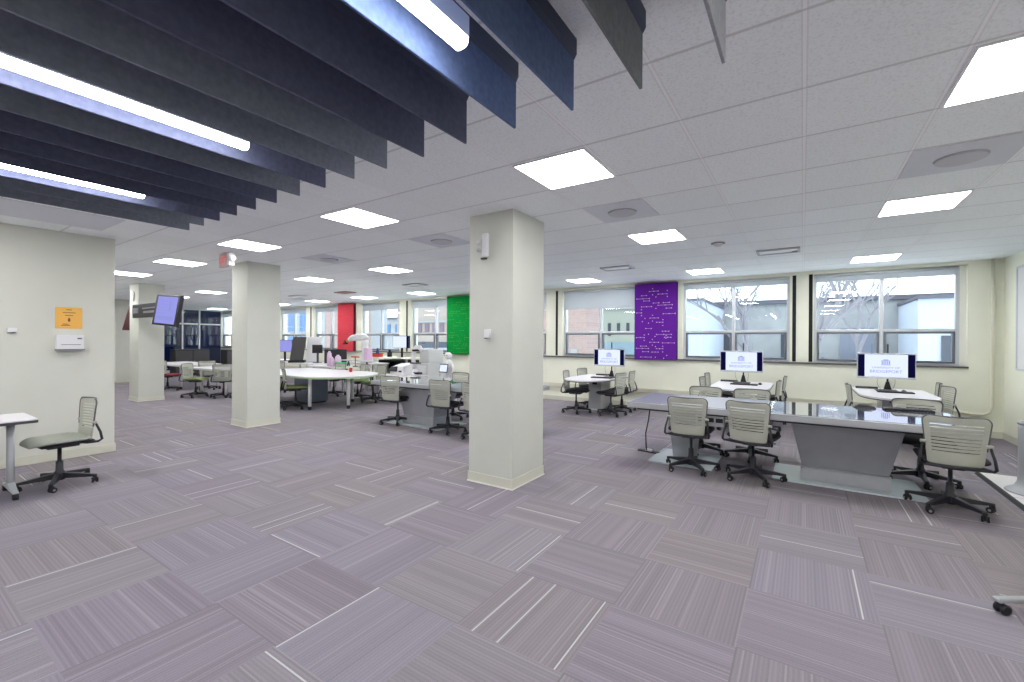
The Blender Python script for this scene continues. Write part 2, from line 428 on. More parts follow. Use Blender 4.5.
# raceway and pipe along the window wall
t = thing('wall_raceway', 'cream surface raceway running along the wall below the windows', 'raceway', (-4, WY, .33))
MB().box(-18.5, 5.6, -.05, 0, 0, .085).build('raceway_cover', M['race'], t, bevel=.008)
MB().box(-18.5, 5.6, -.056, -.05, .08, .09).build('raceway_lip', M['base'], t)
pts = [(1.62, WY-.028, .435), (2.2, WY-.028, .345), (2.33, WY-.028, .35), (2.39, WY-.028, .39), (2.42, WY-.028, .48), (2.42, WY-.028, 1.5), (2.42, WY-.028, CE)]
tag(MB().tube(pts, .022, 10).build('conduit_pipe', M['race']), 'cream conduit pipe bending down the wall in the corner beside the windows', 'pipe')

# white board on the right wall
t = thing('whiteboard', 'white board in a thin frame on the side wall near the corner', 'whiteboard', (RX, 8.5, 1.1))
MB().box(-.018, 0, -.66, .65, 0, 1.41).build('board_surface', M['white'], t)
MB().box(-.028, 0, .65, .68, -.03, 1.44).box(-.028, 0, -.69, -.66, -.03, 1.44).box(-.028, 0, -.66, .65, 1.41, 1.44).box(-.028, 0, -.66, .65, -.03, 0).build('board_frame', M['alu'], t)

# far glazed partition
e = thing('wall_glazed', '', None, (FX+.1, 7.8, 0)); del e['label']; structure(e)
g = MB()
for y in (-1.9, -1.45, -.55, .35, 1.0, 1.9): g.box(-.03, .03, y-.03, y+.03, 0, CE)
g.box(-.03, .03, -1.9, 1.9, 2.1, 2.16).box(-.03, .03, -1.9, 1.9, 0, .1)
g.build('partition_frame', M['alu'], e)
MB().box(-.005, .005, -1.9, 1.9, .1, CE).build('partition_glass', M['darkglass'], e)
MB().box(-.09, -.06, -1.9, 1.9, 0, CE).build('partition_back', M['navywall'], e)

# ------------------------------------------------------------------ ceiling fittings
def ceiling_lights():
    first = None
    rowname = {0: 'front row', 1: 'middle row', 2: 'row nearest the windows', -1: 'row behind'}
    rows = [(3.0, 0), (5.515, 1), (8.69, 2)]
    pts = []
    for k in range(10):
        for y, r in rows:
            if (r == 0 and k > 7) or (r == 1 and k > 7): continue
            pts.append((.905-2.411*k, y+(.045*min(2, max(0, k-2)) if r == 0 else 0), r, k))
    pts += [(.905, .42, -1, 0), (.905, -2.4, -1, 0), (-6.33, .42, -1, 3), (-6.33, -2.2, -1, 4)] + [(x, -4.9, -2, i) for i, x in enumerate((.905, -1.506, -3.917, -6.328))]  # extra panels out of view, added to brighten floor, left wall and ceiling
    base = None
    ordn = ['first', 'second', 'third', 'fourth', 'fifth', 'sixth', 'seventh', 'eighth', 'ninth', 'tenth']
    for x, y, r, k in pts:
        lab = 'square ceiling panel light, %s of the unseen rearmost row added for fill by the back wall' % ordn[k] if r == -2 else 'square ceiling panel light, %s from the right end of the %s' % (ordn[k], rowname[r]) if r >= 0 else ('square ceiling panel light, unseen and added for fill, above the %s' % {(0, 1): 'open carpet nearest the camera', (0, 0): 'carpet behind the camera', (3, 1): 'small table by the left wall', (4, 0): 'left wall behind the small table'}[(k, int(y > 0))])
        if base is None:
            base = thing('ceiling_light', lab, 'ceiling light', (x, y, CE), 0, 'square panel lights in the tiled ceiling')
            f = MB(); a, b = .286, .298
            f.box(-a, a, -b, -b+.014, -.008, 0).box(-a, a, b-.014, b, -.008, 0).box(-a, -a+.014, -b+.014, b-.014, -.008, 0).box(a-.014, a, -b+.014, b-.014, -.008, 0)
            f.build('light_frame', M['white'], base)
            MB().box(-a+.014, a-.014, -b+.014, b-.014, -.008, -.001).build('diffuser', M['panel'], base)
        else: dup(base, (x, y, CE), 0, lab)
ceiling_lights()

def tile_plate(name, label, cat, ix, iy, speaker=True):
    t = thing(name, label, cat, (.6025*(ix+.5), 2.675+.6315*(iy+.5), CE))
    MB().box(-.29, .29, -.305, .305, -.006, 0).build('tile_plate', M['diff'], t)
    if speaker: MB().lathe([(.135, -.02), (.13, -.012), (.14, -.006)], (0, 0, 0), 28).build('round_grille', M['speaker'], t)
tile_plate('ceiling_speaker', 'grey ceiling tile with a round grille between the two rightmost lights', 'ceiling speaker', 1, 2)
tile_plate('ceiling_speaker', 'grey ceiling tile with a round grille just right of the nearest column', 'ceiling speaker', -3, 2)
tile_plate('ceiling_speaker', 'dim grey ceiling tile with a grille just left of the nearest column', 'ceiling speaker', -7, 2)
tile_plate('ceiling_speaker', 'dim grey ceiling tile with a grille behind the second light of the front row', 'ceiling speaker', -11, 2)
def vent(label, x, y, m='vent', w=.26):
    t = thing('ceiling_vent', label, 'ceiling vent', (x, y, CE), 0, 'air vents in the ceiling')
    MB().box(-w, w, -.16, -.14, -.025, 0).box(-w, w, .14, .16, -.025, 0).box(-w, -w+.03, -.14, .14, -.025, 0).box(w-.03, w, -.14, .14, -.025, 0).build('vent_frame', M[m], t)
    MB().box(-w+.03, w-.10, -.14, .14, -.014, -.002).build('vent_plate', M['redvent' if m == 'redvent' else 'white'], t)
vent('slim metal ceiling vent in front of the pillar between the two right windows', -.30, 7.24)
vent('slim metal ceiling vent in front of the window left of the purple panel', -2.72, 7.44)
vent('slim metal ceiling vent left of the nearest column, towards the green panel', -7.49, 7.25)
vent('reddish ceiling vent above the red wall panel', -10.32, 7.42, 'redvent')
vent('faint ceiling vent seen between the second column and the red panel', -12.41, 7.34)
t = thing('ceiling_access_panel', 'flat access panel in the ceiling above the left wall', 'panel', (-6.55, 1.05, CE))
MB().box(-.42, .42, -1.6, .62, -.005, 0).build('access_plate', M['diff'], t)
t = thing('smoke_detector', 'small white smoke detector on the ceiling in front of the purple panel', 'smoke detector', (-.934, 6.276, CE))
MB().lathe([(.055, 0), (.05, -.035), (.03, -.05)][::-1]).build('detector_body', M['white'], t)
MB().lathe([(.085, -.012), (.085, 0)]).build('detector_ring', M['grey'], t)

# baffles
bfc = [0, 1, 2, 2, 3, 3, 4, 4, 3, 4, 3, 3, 3, 3, 4, 4, 3]
ordw = ['first', 'second', 'third', 'fourth', 'fifth', 'sixth', 'seventh', 'eighth', 'ninth', 'tenth', 'eleventh', 'twelfth', 'thirteenth', 'fourteenth', 'fifteenth', 'sixteenth', 'seventeenth']
for k in range(16):
    x = -.24-.2945*k
    t = thing('ceiling_baffle', '%s felt ceiling baffle, %s from the right' % (['light grey', 'charcoal', 'navy', 'dark ink blue', 'slate grey'][bfc[k]], ordw[k]), 'baffle', (x, 1.715, 2.446), 0, 'felt baffles hanging from the ceiling')
    L = 4.9 if k < 16 else 4.6
    MB().box(-.006, .006, -L, 0, 0, .30).build('baffle_blade', BAF[bfc[k]], t, bevel=.002, seg=1)
    MB().prism([(-.006, .215), (.006, .215), (.018, .235), (.018, .30), (-.018, .30), (-.018, .235)], 0, L).xf(Matrix(((1, 0, 0, 0), (0, 0, -1, 0), (0, 1, 0, 0), (0, 0, 0, 1)))).build('baffle_header', BAFH, t)
for x, lab in ((-.985, 'right-hand'), (-2.46, 'middle'), (-3.93, 'left-hand')):
    t = thing('linear_light', '%s glowing linear light between the felt baffles' % {'right-hand': 'rightmost', 'middle': 'middle', 'left-hand': 'leftmost'}[lab], 'linear light', (x, 1.165, 2.46), 0, 'linear lights between the baffles')
    MB().box(-.034, .034, -3.9, 0, .03, .10).build('light_housing', M['white'], t)
    pr = [(-.03, .03), (-.027, .012), (-.018, .002), (0, 0), (.018, .002), (.027, .012), (.03, .03)]
    MB().prism(pr, 0, 3.9, True).xf(Matrix(((1, 0, 0, 0), (0, 0, -1, 0), (0, 1, 0, 0), (0, 0, 0, 1)))).build('light_tube', M['tube'], t)
    h = MB()
    for y in (-.3, -1.8, -3.4): h.box(-.006, .006, y-.006, y+.006, .10, .286)
    h.build('hanger', M['alu'], t)

# ------------------------------------------------------------------ chair
ZB = .47
def backrest_mesh():
    z0, z1 = .428, .838
    rows = [z0, .434, .446, .47, .50, .525]
    slots = []; z = .54
    while z < .78:
        rows += [z, z+.0085]; slots.append((z, z+.0085)); z += .0285
    rows += [.795, .808, .819, .828, .834, z1]
    rows = sorted(set(round(r, 5) for r in rows))
    us = [-1, -.93, -.8, -.5, -.17, .17, .5, .8, .93, 1]
    def hw(z):
        v = (z-z0)/(z1-z0); h = .170+.042*v
        d = z1-z
        if d < .05: h -= .05-math.sqrt(max(0, .05**2-(.05-d)**2))
        d = z-z0
        if d < .02: h -= .02-math.sqrt(max(0, .02**2-(.02-d)**2))
        return h
    def P(u, z, o):
        v = (z-z0)/(z1-z0)
        return (u*hw(z), -.212-.068*v+.03*(1-math.cos(v*PI))*.25+.045*u*u*(.6+.4*v)+o, z)
    nr, nu = len(rows), len(us)
    mb = MB(); vs = [P(u, z, o) for o in (-.0045, .0045) for z in rows for u in us]
    idx = lambda o, i, j: o*nr*nu+i*nu+j
    solid = {}
    for i in range(nr-1):
        sl = any(abs(rows[i]-a) < 1e-4 for a, b in slots)
        for j in range(nu-1):
            solid[i, j] = not (sl and us[j] >= -.81 and us[j+1] <= .81)
    fs = []
    for (i, j), s in solid.items():
        if not s: continue
        fs.append((idx(0, i, j), idx(0, i, j+1), idx(0, i+1, j+1), idx(0, i+1, j)))
        fs.append((idx(1, i, j), idx(1, i+1, j), idx(1, i+1, j+1), idx(1, i, j+1)))
        if not solid.get((i-1, j)): fs.append((idx(0, i, j+1), idx(0, i, j), idx(1, i, j), idx(1, i, j+1)))
        if not solid.get((i+1, j)): fs.append((idx(0, i+1, j), idx(0, i+1, j+1), idx(1, i+1, j+1), idx(1, i+1, j)))
        if not solid.get((i, j-1)): fs.append((idx(0, i, j), idx(0, i+1, j), idx(1, i+1, j), idx(1, i, j)))
        if not solid.get((i, j+1)): fs.append((idx(0, i+1, j+1), idx(0, i, j+1), idx(1, i, j+1), idx(1, i+1, j+1)))
    mb.add(vs, fs, False)
    outline = [P(-1, z, 0) for z in rows if z > .55] + [P(u, z1, 0) for u in us[1:-1]] + [P(1, z, 0) for z in reversed(rows) if z > .55]
    return mb, outline
def make_chair(seat='shellseat', label='', group='', loc=(0, 0, 0), rz=0):
    t = thing('swivel_chair', label, 'chair', loc, rz, group)
    b = MB()
    b.lathe([(.045, .055), (.05, .075), (.046, .12), (.03, .15), (.028, .235), (.021, .24), (.016, .245), (.016, .385)], n=14)
    c = []
    for k in range(5):
        a = PI/2+2*PI*k/5; ca, sa = math.cos(a), math.sin(a)
        def q(r, w, z): return [(r*ca-w*sa, r*sa+w*ca, z), (r*ca+w*sa, r*sa-w*ca, z)]
        i0, i1 = q(.03, .026, .07), q(.03, .024, .125)
        o0, o1 = q(.29, .014, .066), q(.295, .012, .086)
        b.hexa([i0[0], i0[1], o0[1], o0[0]][::-1], [i1[0], i1[1], o1[1], o1[0]][::-1])
        b.lathe([(.017, .058), (.017, .084)], (.288*ca, .288*sa, 0), 8)
    b.build('star_base', M['black'], t)
    for k in range(5):
        a = PI/2+2*PI*k/5; ca, sa = math.cos(a), math.sin(a); px, py = .29*ca, .29*sa; h = a+.7
        R = Matrix.Translation((px, py, 0)) @ Matrix.Rotation(h, 4, 'Z')
        w = MB()
        for s in (-1, 1): w.lathe([(.018, -.008), (.026, -.006), (.026, .006), (.018, .008)], (s*.017, .012, .026), 12, 'x')
        w.box(-.008, .008, -.014, .022, .018, .062)
        o = w.xf(R).build('caster', M['black2'], t)
        MB().lathe([(.011, -.0275), (.011, .0275)], (0, .012, .026), 8, 'x').xf(R).build('caster_hub', M['hubgrey'], o)
    # mechanism
    MB().box(-.07, .07, -.13, .10, .375, .415).hexa([(-.17, -.19, .41), (.17, -.19, .41), (.19, .17, .41), (-.19, .17, .41)], [(-.17, -.19, .432), (.17, -.19, .432), (.21, .20, .432), (-.21, .20, .432)]).tube([(.06, .0, .395), (.21, .02, .40)], .006, 6).tube([(-.205, -.205, .416), (-.10, -.225, .414), (.10, -.225, .414), (.205, -.205, .416)], .013, 8).build('seat_pan', M['black'], t, bevel=.006)
    # seat: layered rounded slab with waterfall front
    s = MB(); prof = [(.90, .434), (.985, .440), (1, .450), (.985, .461), (.93, .469), (.7, .473), (.35, .471)]
    o = rrect(.46, .44, .10, 5, 0, .025); n = len(o); vs = []
    for sc, z in prof:
        for x, y in o:
            yy = .015+(y-.015)*sc; zz = z-(.018*max(0, (yy-.13)/.10)**2)+(.012*(x/.235)**2)
            vs.append((x*sc, yy, zz))
    fs = [(k*n+i, k*n+(i+1) % n, (k+1)*n+(i+1) % n, (k+1)*n+i) for k in range(len(prof)-1) for i in range(n)]
    fs += [tuple(reversed(range(n))), tuple((len(prof)-1)*n+i for i in range(n))]
    s.add(vs, fs, True).build('seat', M[seat], t)
    mb, outl = backrest_mesh()
    bk = mb.build('backrest', M['shell'], t)
    MB().tube(outl, .0075, 6).build('back_rim', M['rim'], bk)
    for sx in (-1, 1):
        p = [(.10, -.10, .418), (.19, -.15, .415), (.222, -.225, .418), (.230, -.252, .438), (.222, -.242, .51), (.208, -.22, .575), (.205, -.208, .61)]
        MB().tube([(sx*x, y, z) for x, y, z in p], [.012, .012, .012, .012, .011, .01, .009], 8).build('back_support', M['black'], t)
        MB().lathe([(.013, -.022), (.015, -.012), (.015, .012), (.013, .022)], (sx*.198, -.206, .612), 10, 'x').build('support_cap', M['shell'], t)
    return t
protos = {}
def chair(x, y, rz, label, group, seat='shellseat'):
    r = math.radians(rz)
    if seat not in protos: protos[seat] = make_chair(seat, label, group, (x, y, 0), r)
    else: dup(protos[seat], (x, y, 0), r, label, group)

G1 = 'pale swivel chairs at the long grey display tables'
chair(-1.065, 5.335, 0, 'pale slatted swivel chair at the right long table, nearest its hanging cable', G1, 'darkseat')
chair(-.44, 5.33, -9, 'pale slatted swivel chair in the middle of the near side of the right long table', G1, 'darkseat')
chair(1.08, 5.335, -3, 'pale slatted swivel chair at the right end of the right long table, biggest in view', G1, 'darkseat')
chair(-1.12, 6.24, 176, 'pale swivel chair on the window side of the right long table, left one', G1, 'darkseat')
chair(-.54, 6.26, 183, 'pale swivel chair across the right long table, before the middle monitor', G1, 'darkseat')
chair(1.03, 6.2, 180, 'pale swivel chair across the right long table, before the right monitor', G1, 'darkseat')
chair(-5.92, 5.33, 10, 'pale swivel chair at the left end of the grey table behind the nearest column', G1, 'darkseat')
chair(-4.72, 5.29, 5, 'pale swivel chair in the middle of the grey table behind the nearest column', G1, 'darkseat')
chair(-4.02, 5.25, 0, 'pale swivel chair partly hidden by the left edge of the nearest column', G1, 'darkseat')
chair(-5.45, 6.25, 180, 'pale swivel chair on the far side of the grey table behind the nearest column', G1, 'darkseat')
chair(-6.17, 1.17, 184, 'pale swivel chair with pale seat at the small table by the left wall', 'pale swivel chairs with a pale seat', 'shellseat')
for o_ in list(col.objects):
    if o_.parent == protos['shellseat'] and o_.name.startswith(('star_base', 'caster')): o_.rotation_euler.z = math.radians(-8)

# ------------------------------------------------------------------ long display tables
def display_table(label, loc, rz):
    t = thing('display_table', label, 'table', loc, rz, 'long grey display tables')
    X, Y = 1.50, .555
    top = MB().box(-X, X, -Y, Y, .672, .738).build('tabletop', M['edge'], t, bevel=.006)
    g0 = -X+1.42
    MB().box(g0, X-.03, -Y+.03, Y-.03, .7385, .742).build('glass_surface', M['gloss'], top)
    MB().box(-X+.03, g0-.01, -Y+.03, Y-.03, .7385, .742).build('grey_surface', M['greytop'], top)
    MB().box(-X+.1, X-.1, -Y+.08, Y-.08, .645, .671).build('under_tray', M['black'], t)
    cx = .60   # wide pedestal
    p = MB().hexa([(cx-.355, -.10, .15), (cx+.355, -.10, .15), (cx+.355, .28, .15), (cx-.355, .28, .15)],
                  [(cx-.455, -.26, .645), (cx+.455, -.26, .645), (cx+.455, .34, .645), (cx-.455, .34, .645)])
    pd = p.build('pedestal', M['steel'], t, bevel=.004)
    MB().hexa([(cx-.37, -.16, .02), (cx+.37, -.16, .02), (cx+.37, .30, .02), (cx-.37, .30, .02)],
              [(cx-.36, -.145, .15), (cx+.36, -.145, .15), (cx+.36, .29, .15), (cx-.36, .29, .15)]).build('plinth', M['steel'], pd)
    MB().box(cx-.365, cx+.365, -.152, -.12, .142, .158).build('plinth_trim', M['silver'], pd)
    cx = -.98
    p = MB().hexa([(cx-.12, .02, .02), (cx+.12, .02, .02), (cx+.12, .26, .02), (cx-.12, .26, .02)],
                  [(cx-.17, -.1, .645), (cx+.17, -.1, .645), (cx+.17, .32, .645), (cx-.17, .32, .645)])
    p.build('narrow_pedestal', M['steel'], t, bevel=.004)
    MB().box(-.02, 1.22, -.27, .44, .001, .014).build('floor_plate', M['plate'], t)
    MB().box(-1.32, -.60, -.32, .42, .001, .014).build('floor_plate', M['plate'], t)
    pp = MB().box(-.74, -.46, -.46, -.34, .53, .645).build('socket_panel', M['silver'], t, bevel=.004)
    for k in range(3): MB().box(-.72+k*.09, -.65+k*.09, -.466, -.459, .575, .62).build('socket', M['black2'], pp)
    return t
display_table('long grey display table with reflective glass top and cable hanging at its left end', (-.25, 5.69, 0), 0)
display_table('long grey display table with glass top standing behind the nearest column', (-4.90, 5.69, 0), PI)
# swap look: hanging cable and floor plate box at left end
t = thing('floor_cable_box', 'black flat cable box on the carpet under the left end of the right long table', 'cable box', (-1.70, 5.83, 0), math.radians(-8))
MB().box(-.13, .15, -.035, .035, 0, .018).build('box_body', M['black2'], t, bevel=.003)
MB().box(-.03, .06, -.018, .018, .018, .04).build('white_plug', M['white'], t)
tag(MB().tube([(-1.60, 5.55, .672), (-1.60, 5.56, .60), (-1.63, 5.60, .45), (-1.68, 5.66, .28), (-1.70, 5.74, .12), (-1.71, 5.80, .03)], .008, 8).build('power_cable', M['black2']), 'black power cable hanging from the left end of the right long table', 'cable')
def keyboard(label, x, y, z, rz=0, w=.42, cat='keyboard', group='black keyboards on the tables'):
    t = thing('keyboard', label, cat, (x, y, z), math.radians(rz), group)
    MB().box(-w/2, w/2, -.065, .065, 0, .018).build('keyboard_body', M['black2'], t, bevel=.003)
    k = MB()
    for r in range(4):
        for c in range(12): k.box(-w/2+.015+c*(w-.03)/12, -w/2+.011+(c+1)*(w-.03)/12-.004, -.055+r*.028, -.055+r*.028+.022, .018, .023)
    k.build('keys', M['dgrey'], t)
def mouse(label, x, y, z):
    t = thing('computer_mouse', label, 'mouse', (x, y, z), 0, 'black mice on the tables')
    MB().ball((0, 0, .012), .05, 14, (.62, 1, .4)).box(-.02, .02, -.03, .03, 0, .01).build('mouse_body', M['black2'], t)
    MB().lathe([(.006, -.004), (.006, .004)], (0, .025, .031), 8, 'x').build('scroll_wheel', M['dgrey'], t)
keyboard('long black keyboard at the far edge of the right long table', .92, 6.15, .743, 3, .40)
t = thing('desk_phone', 'low black device on the far edge of the right long table', 'device', (.56, 6.15, .743))
MB().hexa([(-.1, -.05, 0), (.1, -.05, 0), (.1, .05, 0), (-.1, .05, 0)], [(-.04, -.03, .035), (.09, -.03, .02), (.09, .04, .02), (-.04, .04, .035)]).build('device_body', M['black2'], t, bevel=.004)
MB().box(-.02, .07, -.015, .02, .032, .036).build('device_face', M['dgrey'], t)

# ------------------------------------------------------------------ monitor tables by the windows
def screen_monitor(name, label, loc, rz, w=.67, h=.36, zc=1.12, base=.712, pole=1.43, group='wide monitors showing a logo by the windows', detail=True):
    t = thing(name, label, 'monitor', loc, rz, group)
    z0, z1 = zc-base-h/2, zc-base+h/2
    MB().box(-w/2, w/2, .0, .035, z0, z1).box(-w*.3, w*.3, .035, .06, z0+.06, z1-.06).build('monitor_case', M['alu'], t, bevel=.004)
    sc = MB().box(-w/2+.012, w/2-.012, -.002, .0, z0+.03, z1-.022).build('screen', M['screen'], t)
    for sx in (-1, 1):
        a, b = sorted((sx*(w/2-.012), sx*(w/2-.095)))
        MB().box(a, b, -.0035, -.002, z0+.03, z1-.022).build('screen_margin', M['screendark'], sc)
    # crest drawn as a small tower emblem
    c = MB(); zz = (z0+z1)/2+.055
    for k in range(5): c.box(-.05+k*.022, -.038+k*.022, -.004, -.0025, zz-.03, zz+.02)
    c.box(-.055, .055, -.004, -.0025, zz-.042, zz-.034).box(-.055, .055, -.004, -.0025, zz+.022, zz+.029).box(-.03, .03, -.004, -.0025, zz+.033, zz+.045)
    c.build('crest', M['screenlogo'], sc)
    R = Matrix.Translation((0, -.0035, (z0+z1)/2-.045)) @ Matrix.Rotation(PI/2, 4, 'X')
    text('screen_text', 'UNIVERSITY OF', .04, M['screenlogo'], sc, Matrix.Translation((0, 0, .018)) @ R, sx=1.2)
    text('screen_text', 'BRIDGEPORT', .062, M['screenlogo'], sc, Matrix.Translation((0, 0, -.042)) @ R, sx=1.05)
    st = MB().lathe([(.012, .02), (.012, pole-base)], (.03, .075, 0), 10).hexa([(-.015, .045, .02), (.075, .045, .02), (.075, .105, .02), (-.015, .105, .02)], [(.012, .06, .14), (.048, .06, .14), (.048, .09, .14), (.012, .09, .14)])
    st.box(-.01, .07, .055, .085, (z0+z1)/2-.03, (z0+z1)/2+.03)
    st.build('stand_pole', M['black2'], t)
    MB().box(-.12, .14, -.04, .16, 0, .015).build('stand_foot', M['black'], t, bevel=.004)
    cb = MB()
    cb.tube([(-.09, .03, z0+.02), (-.10, .04, z0-.06), (-.08, .06, .06), (-.05, .10, .02)], .003, 6)
    cb.tube([(.11, .03, z0+.02), (.115, .04, z0-.06), (.10, .06, .05), (.08, .10, .02)], .003, 6)
    cb.build('monitor_cable', M['grey'], t)
    return t
def d_table(label, x):
    t = thing('monitor_table', label, 'table', (x, 8.45, 0), 0, 'white monitor tables by the windows')
    pts = [(.44, .85), (-.44, .85), (-.44, -.25)]
    for k in range(1, 12):
        a = PI+PI*k/12; pts.append((.44*math.cos(a), -.25+.60*math.sin(a)))
    pts.append((.44, -.25))
    top = MB().prism(pts, .685, .712).build('tabletop', M['lam'], t, bevel=.004)
    MB().prism([(a*1.0, b*1.0) for a, b in pts], .672, .6845).build('table_edge_band', M['lamedge'], top)
    MB().box(-.135, .135, .06, .60, .06, .672).build('pedestal', M['silver2'], t, bevel=.006)
    MB().box(-.05, .05, .052, .06, .56, .60).build('cable_slot', M['black2'], t)
    MB().box(-.38, .38, .0, .09, 0, .055).build('foot', M['silver2'], t, bevel=.01)
    MB().box(-.38, .38, .58, .67, 0, .055).build('foot', M['silver2'], t, bevel=.01)
    return t
d_table('white round-nosed table with the monitor in front of the purple panel', -3.58)
d_table('white round-nosed table with the monitor in front of the middle window', -.88)
d_table('white round-nosed table with the rightmost monitor', 1.12)
screen_monitor('monitor', 'wide monitor with a logo standing left of the purple panel', (-3.31, 8.6, .712), 0, .655)
screen_monitor('monitor', 'wide monitor with a logo on a black pole, middle of the three by the windows', (-.93, 8.88, .712), 0, .69, .385, 1.10)
screen_monitor('monitor', 'rightmost wide monitor with a logo, in front of the right window', (1.06, 8.8, .712), 0, .70, .395, 1.095)
keyboard('black keyboard in front of the rightmost monitor', 1.14, 8.55, .713)
mouse('black mouse beside the keyboard of the rightmost monitor', 1.26, 8.72, .713)
keyboard('black keyboard in front of the middle monitor', -.85, 8.55, .713)
mouse('black mouse beside the keyboard of the middle monitor', -.62, 8.75, .713)
keyboard('black keyboard in front of the monitor beside the purple panel', -3.38, 8.38, .713)
for x, y, l in ((.86, 9.12, 'rightmost monitor'), (-1.15, 9.1, 'middle monitor'), (-3.62, 9.05, 'monitor beside the purple panel')):
    t = thing('dock_box', 'low black box on the table behind the %s' % l, 'box', (x, y, .713), 0, 'black boxes beside the monitors')
    MB().box(-.14, .14, -.05, .05, 0, .03).build('box_body', M['black2'], t, bevel=.003)
    MB().box(-.12, .0, -.052, -.05, .008, .022).build('box_label', M['dgrey'], t)
G2 = 'pale swivel chairs around the monitor tables'
chair(-3.86, 8.22, -80, 'pale swivel chair left of the table beside the purple panel, nearer one', G2, 'darkseat')
chair(-3.94, 9.12, -97, 'pale swivel chair left of the table beside the purple panel, against the wall', G2, 'darkseat')
chair(-3.15, 8.3, 80, 'pale swivel chair right of the table below the purple panel, nearer one', G2, 'darkseat')
chair(-3.16, 8.95, 92, 'pale swivel chair right of the table below the purple panel, against the wall', G2, 'darkseat')
chair(-1.24, 8.2, -92, 'pale swivel chair seen edge-on left of the middle monitor, nearer one', G2, 'darkseat')
chair(-1.34, 9.26, -92, 'pale swivel chair seen edge-on left of the middle monitor, against the wall', G2, 'darkseat')
chair(-0.55, 8.2, 88, 'pale swivel chair seen edge-on right of the middle monitor, nearer one', G2, 'darkseat')
chair(-0.5, 9.26, 90, 'pale swivel chair seen edge-on right of the middle monitor, against the wall', G2, 'darkseat')
chair(0.79, 8.2, -88, 'pale swivel chair seen edge-on left of the rightmost monitor', G2, 'darkseat')
chair(1.48, 8.45, 100, 'pale swivel chair right of the rightmost monitor table, nearer one', G2, 'darkseat')
chair(1.5, 9.2, 84, 'pale swivel chair right of the rightmost monitor table, against the wall', G2, 'darkseat')

# ------------------------------------------------------------------ wall panels
SEG = [(735,795,105),(680,715,130),(795,855,125),(645,735,150),(695,735,165),(762,800,180),(830,870,180),(680,750,202),(795,890,195),(850,885,215),(645,680,240),(830,910,250),(740,797,275),(785,828,303),(710,750,342),(825,868,360),(785,885,380),(840,882,398),(645,700,400),(740,800,430),(825,905,433),(675,715,455),(645,730,470),(785,828,470),(690,730,490),(755,797,492),(675,750,525)]
DOT = [(757,88),(857,105),(757,127),(780,142),(857,142),(680,220),(780,215),(680,258),(757,258),(757,295),(705,277),(687,297),(730,307),(828,287),(828,323),(730,378),(700,383),(775,393),(757,412),(700,418),(757,448),(778,457),(828,455),(828,490),(855,512),(778,525),(835,530),(850,387),(850,403)]
def wall_panel(label, x0, x1, m, me, md, seed):
    t = thing('acoustic_panel', label, 'wall panel', ((x0+x1)/2+.02, WY-.102, 1.062))
    W, H = (x1-x0)/2-.03, CE-.04-1.062
    MB().box(-W, W, 0, .06, 0, H).build('felt_face', M[m], t, bevel=.004)
    MB().box(-W-.008, W+.008, .015, .10, -.008, H+.008).build('panel_edge', M[me], t)
    d = MB(); sg = [1, -1][seed % 2]
    f = lambda x, y: (sg*((x-774)/283.)*2*W*.99, H*(1-(y-62)/478.)*.985)
    def dot(x, z):
        n = 8; r = .010
        d.add([(x, -.0035, z)]+[(x+r*math.cos(2*PI*i/n), -.003, z+r*math.sin(2*PI*i/n)) for i in range(n)], [(0, 1+(i+1) % n, 1+i) for i in range(n)])
    for a, b, y in SEG:
        (xa, z), (xb, _) = f(a, y), f(b, y); dot(xa, z); dot(xb, z)
        if abs(b-a) > 40: dot((xa+xb)/2, z)
        d.box(min(xa, xb), max(xa, xb), -.003, -.001, z-.002, z+.002)
    for a, y in DOT: dot(*f(a, y))
    d.build('dot_pattern', M[md], t)
wall_panel('tall purple wall panel with white dots and lines between two windows', -3.155, -2.21, 'purple', 'purpleedge', 'dots', 0)
wall_panel('tall green wall panel just left of the nearest column', -8.67, -7.73, 'green', 'greenedge', 'gdots', 1)
wall_panel('tall red wall panel between two far windows', -13.82, -12.885, 'red', 'rededge', 'rdots', 2)

# ------------------------------------------------------------------ column and wall fittings
t = thing('emergency_light', 'white twin-head emergency fitting high on the nearest column', 'emergency light', (-2.68, 3.58, 2.42))
MB().box(-.035, .035, -.045, 0, -.12, .12).build('fitting_body', M['white'], t, bevel=.012)
for s in (-1, 1): MB().lathe([(.02, -.03), (.032, .03)], (-.065, -.03, s*.035), 12, 'x').build('lamp_head', M['offwhite'], t)
MB().box(-.05, .01, -.04, -.005, -.14, -.125).build('fitting_foot', M['dgrey'], t)
t = thing('thermostat', 'small white sensor box at eye height on the nearest column', 'sensor', (-2.655, 3.58, 1.525))
MB().box(-.035, .035, -.03, 0, -.04, .045).build('sensor_body', M['white'], t, bevel=.004)
MB().box(-.03, .01, -.034, -.028, -.05, -.038).build('sensor_slot', M['grey'], t)
t = thing('exit_sign', 'red EXIT sign hanging at the top of the second column', 'exit sign', (-7.16, 3.1, CE))
MB().box(-.155, .075, -.02, .02, -.22, -.015).build('sign_body', M['exitback'], t, bevel=.004)
text('sign_text', 'EXIT', .13, M['exitred'], t, Matrix.Translation((-.04, -.0215, -.12)) @ Matrix.Rotation(PI/2, 4, 'X'), sx=.8)
MB().box(-.06, -.0, -.015, .015, -.015, 0).build('sign_mount', M['white'], t)
t = thing('emergency_lamp', 'white twin emergency lamp beside the exit sign', 'emergency light', (-6.99, 3.1, CE))
MB().box(-.04, .03, -.04, .04, -.21, -.03).box(-.01, .01, -.01, .01, -.03, 0).build('lamp_body', M['white'], t, bevel=.008)
for s in (0, 1): MB().lathe([(.02, -.04), (.038, .035)], (.085, -.02, -.11-s*.0), 12, 'x').build('lamp_head', M['white'], t) if s == 0 else None

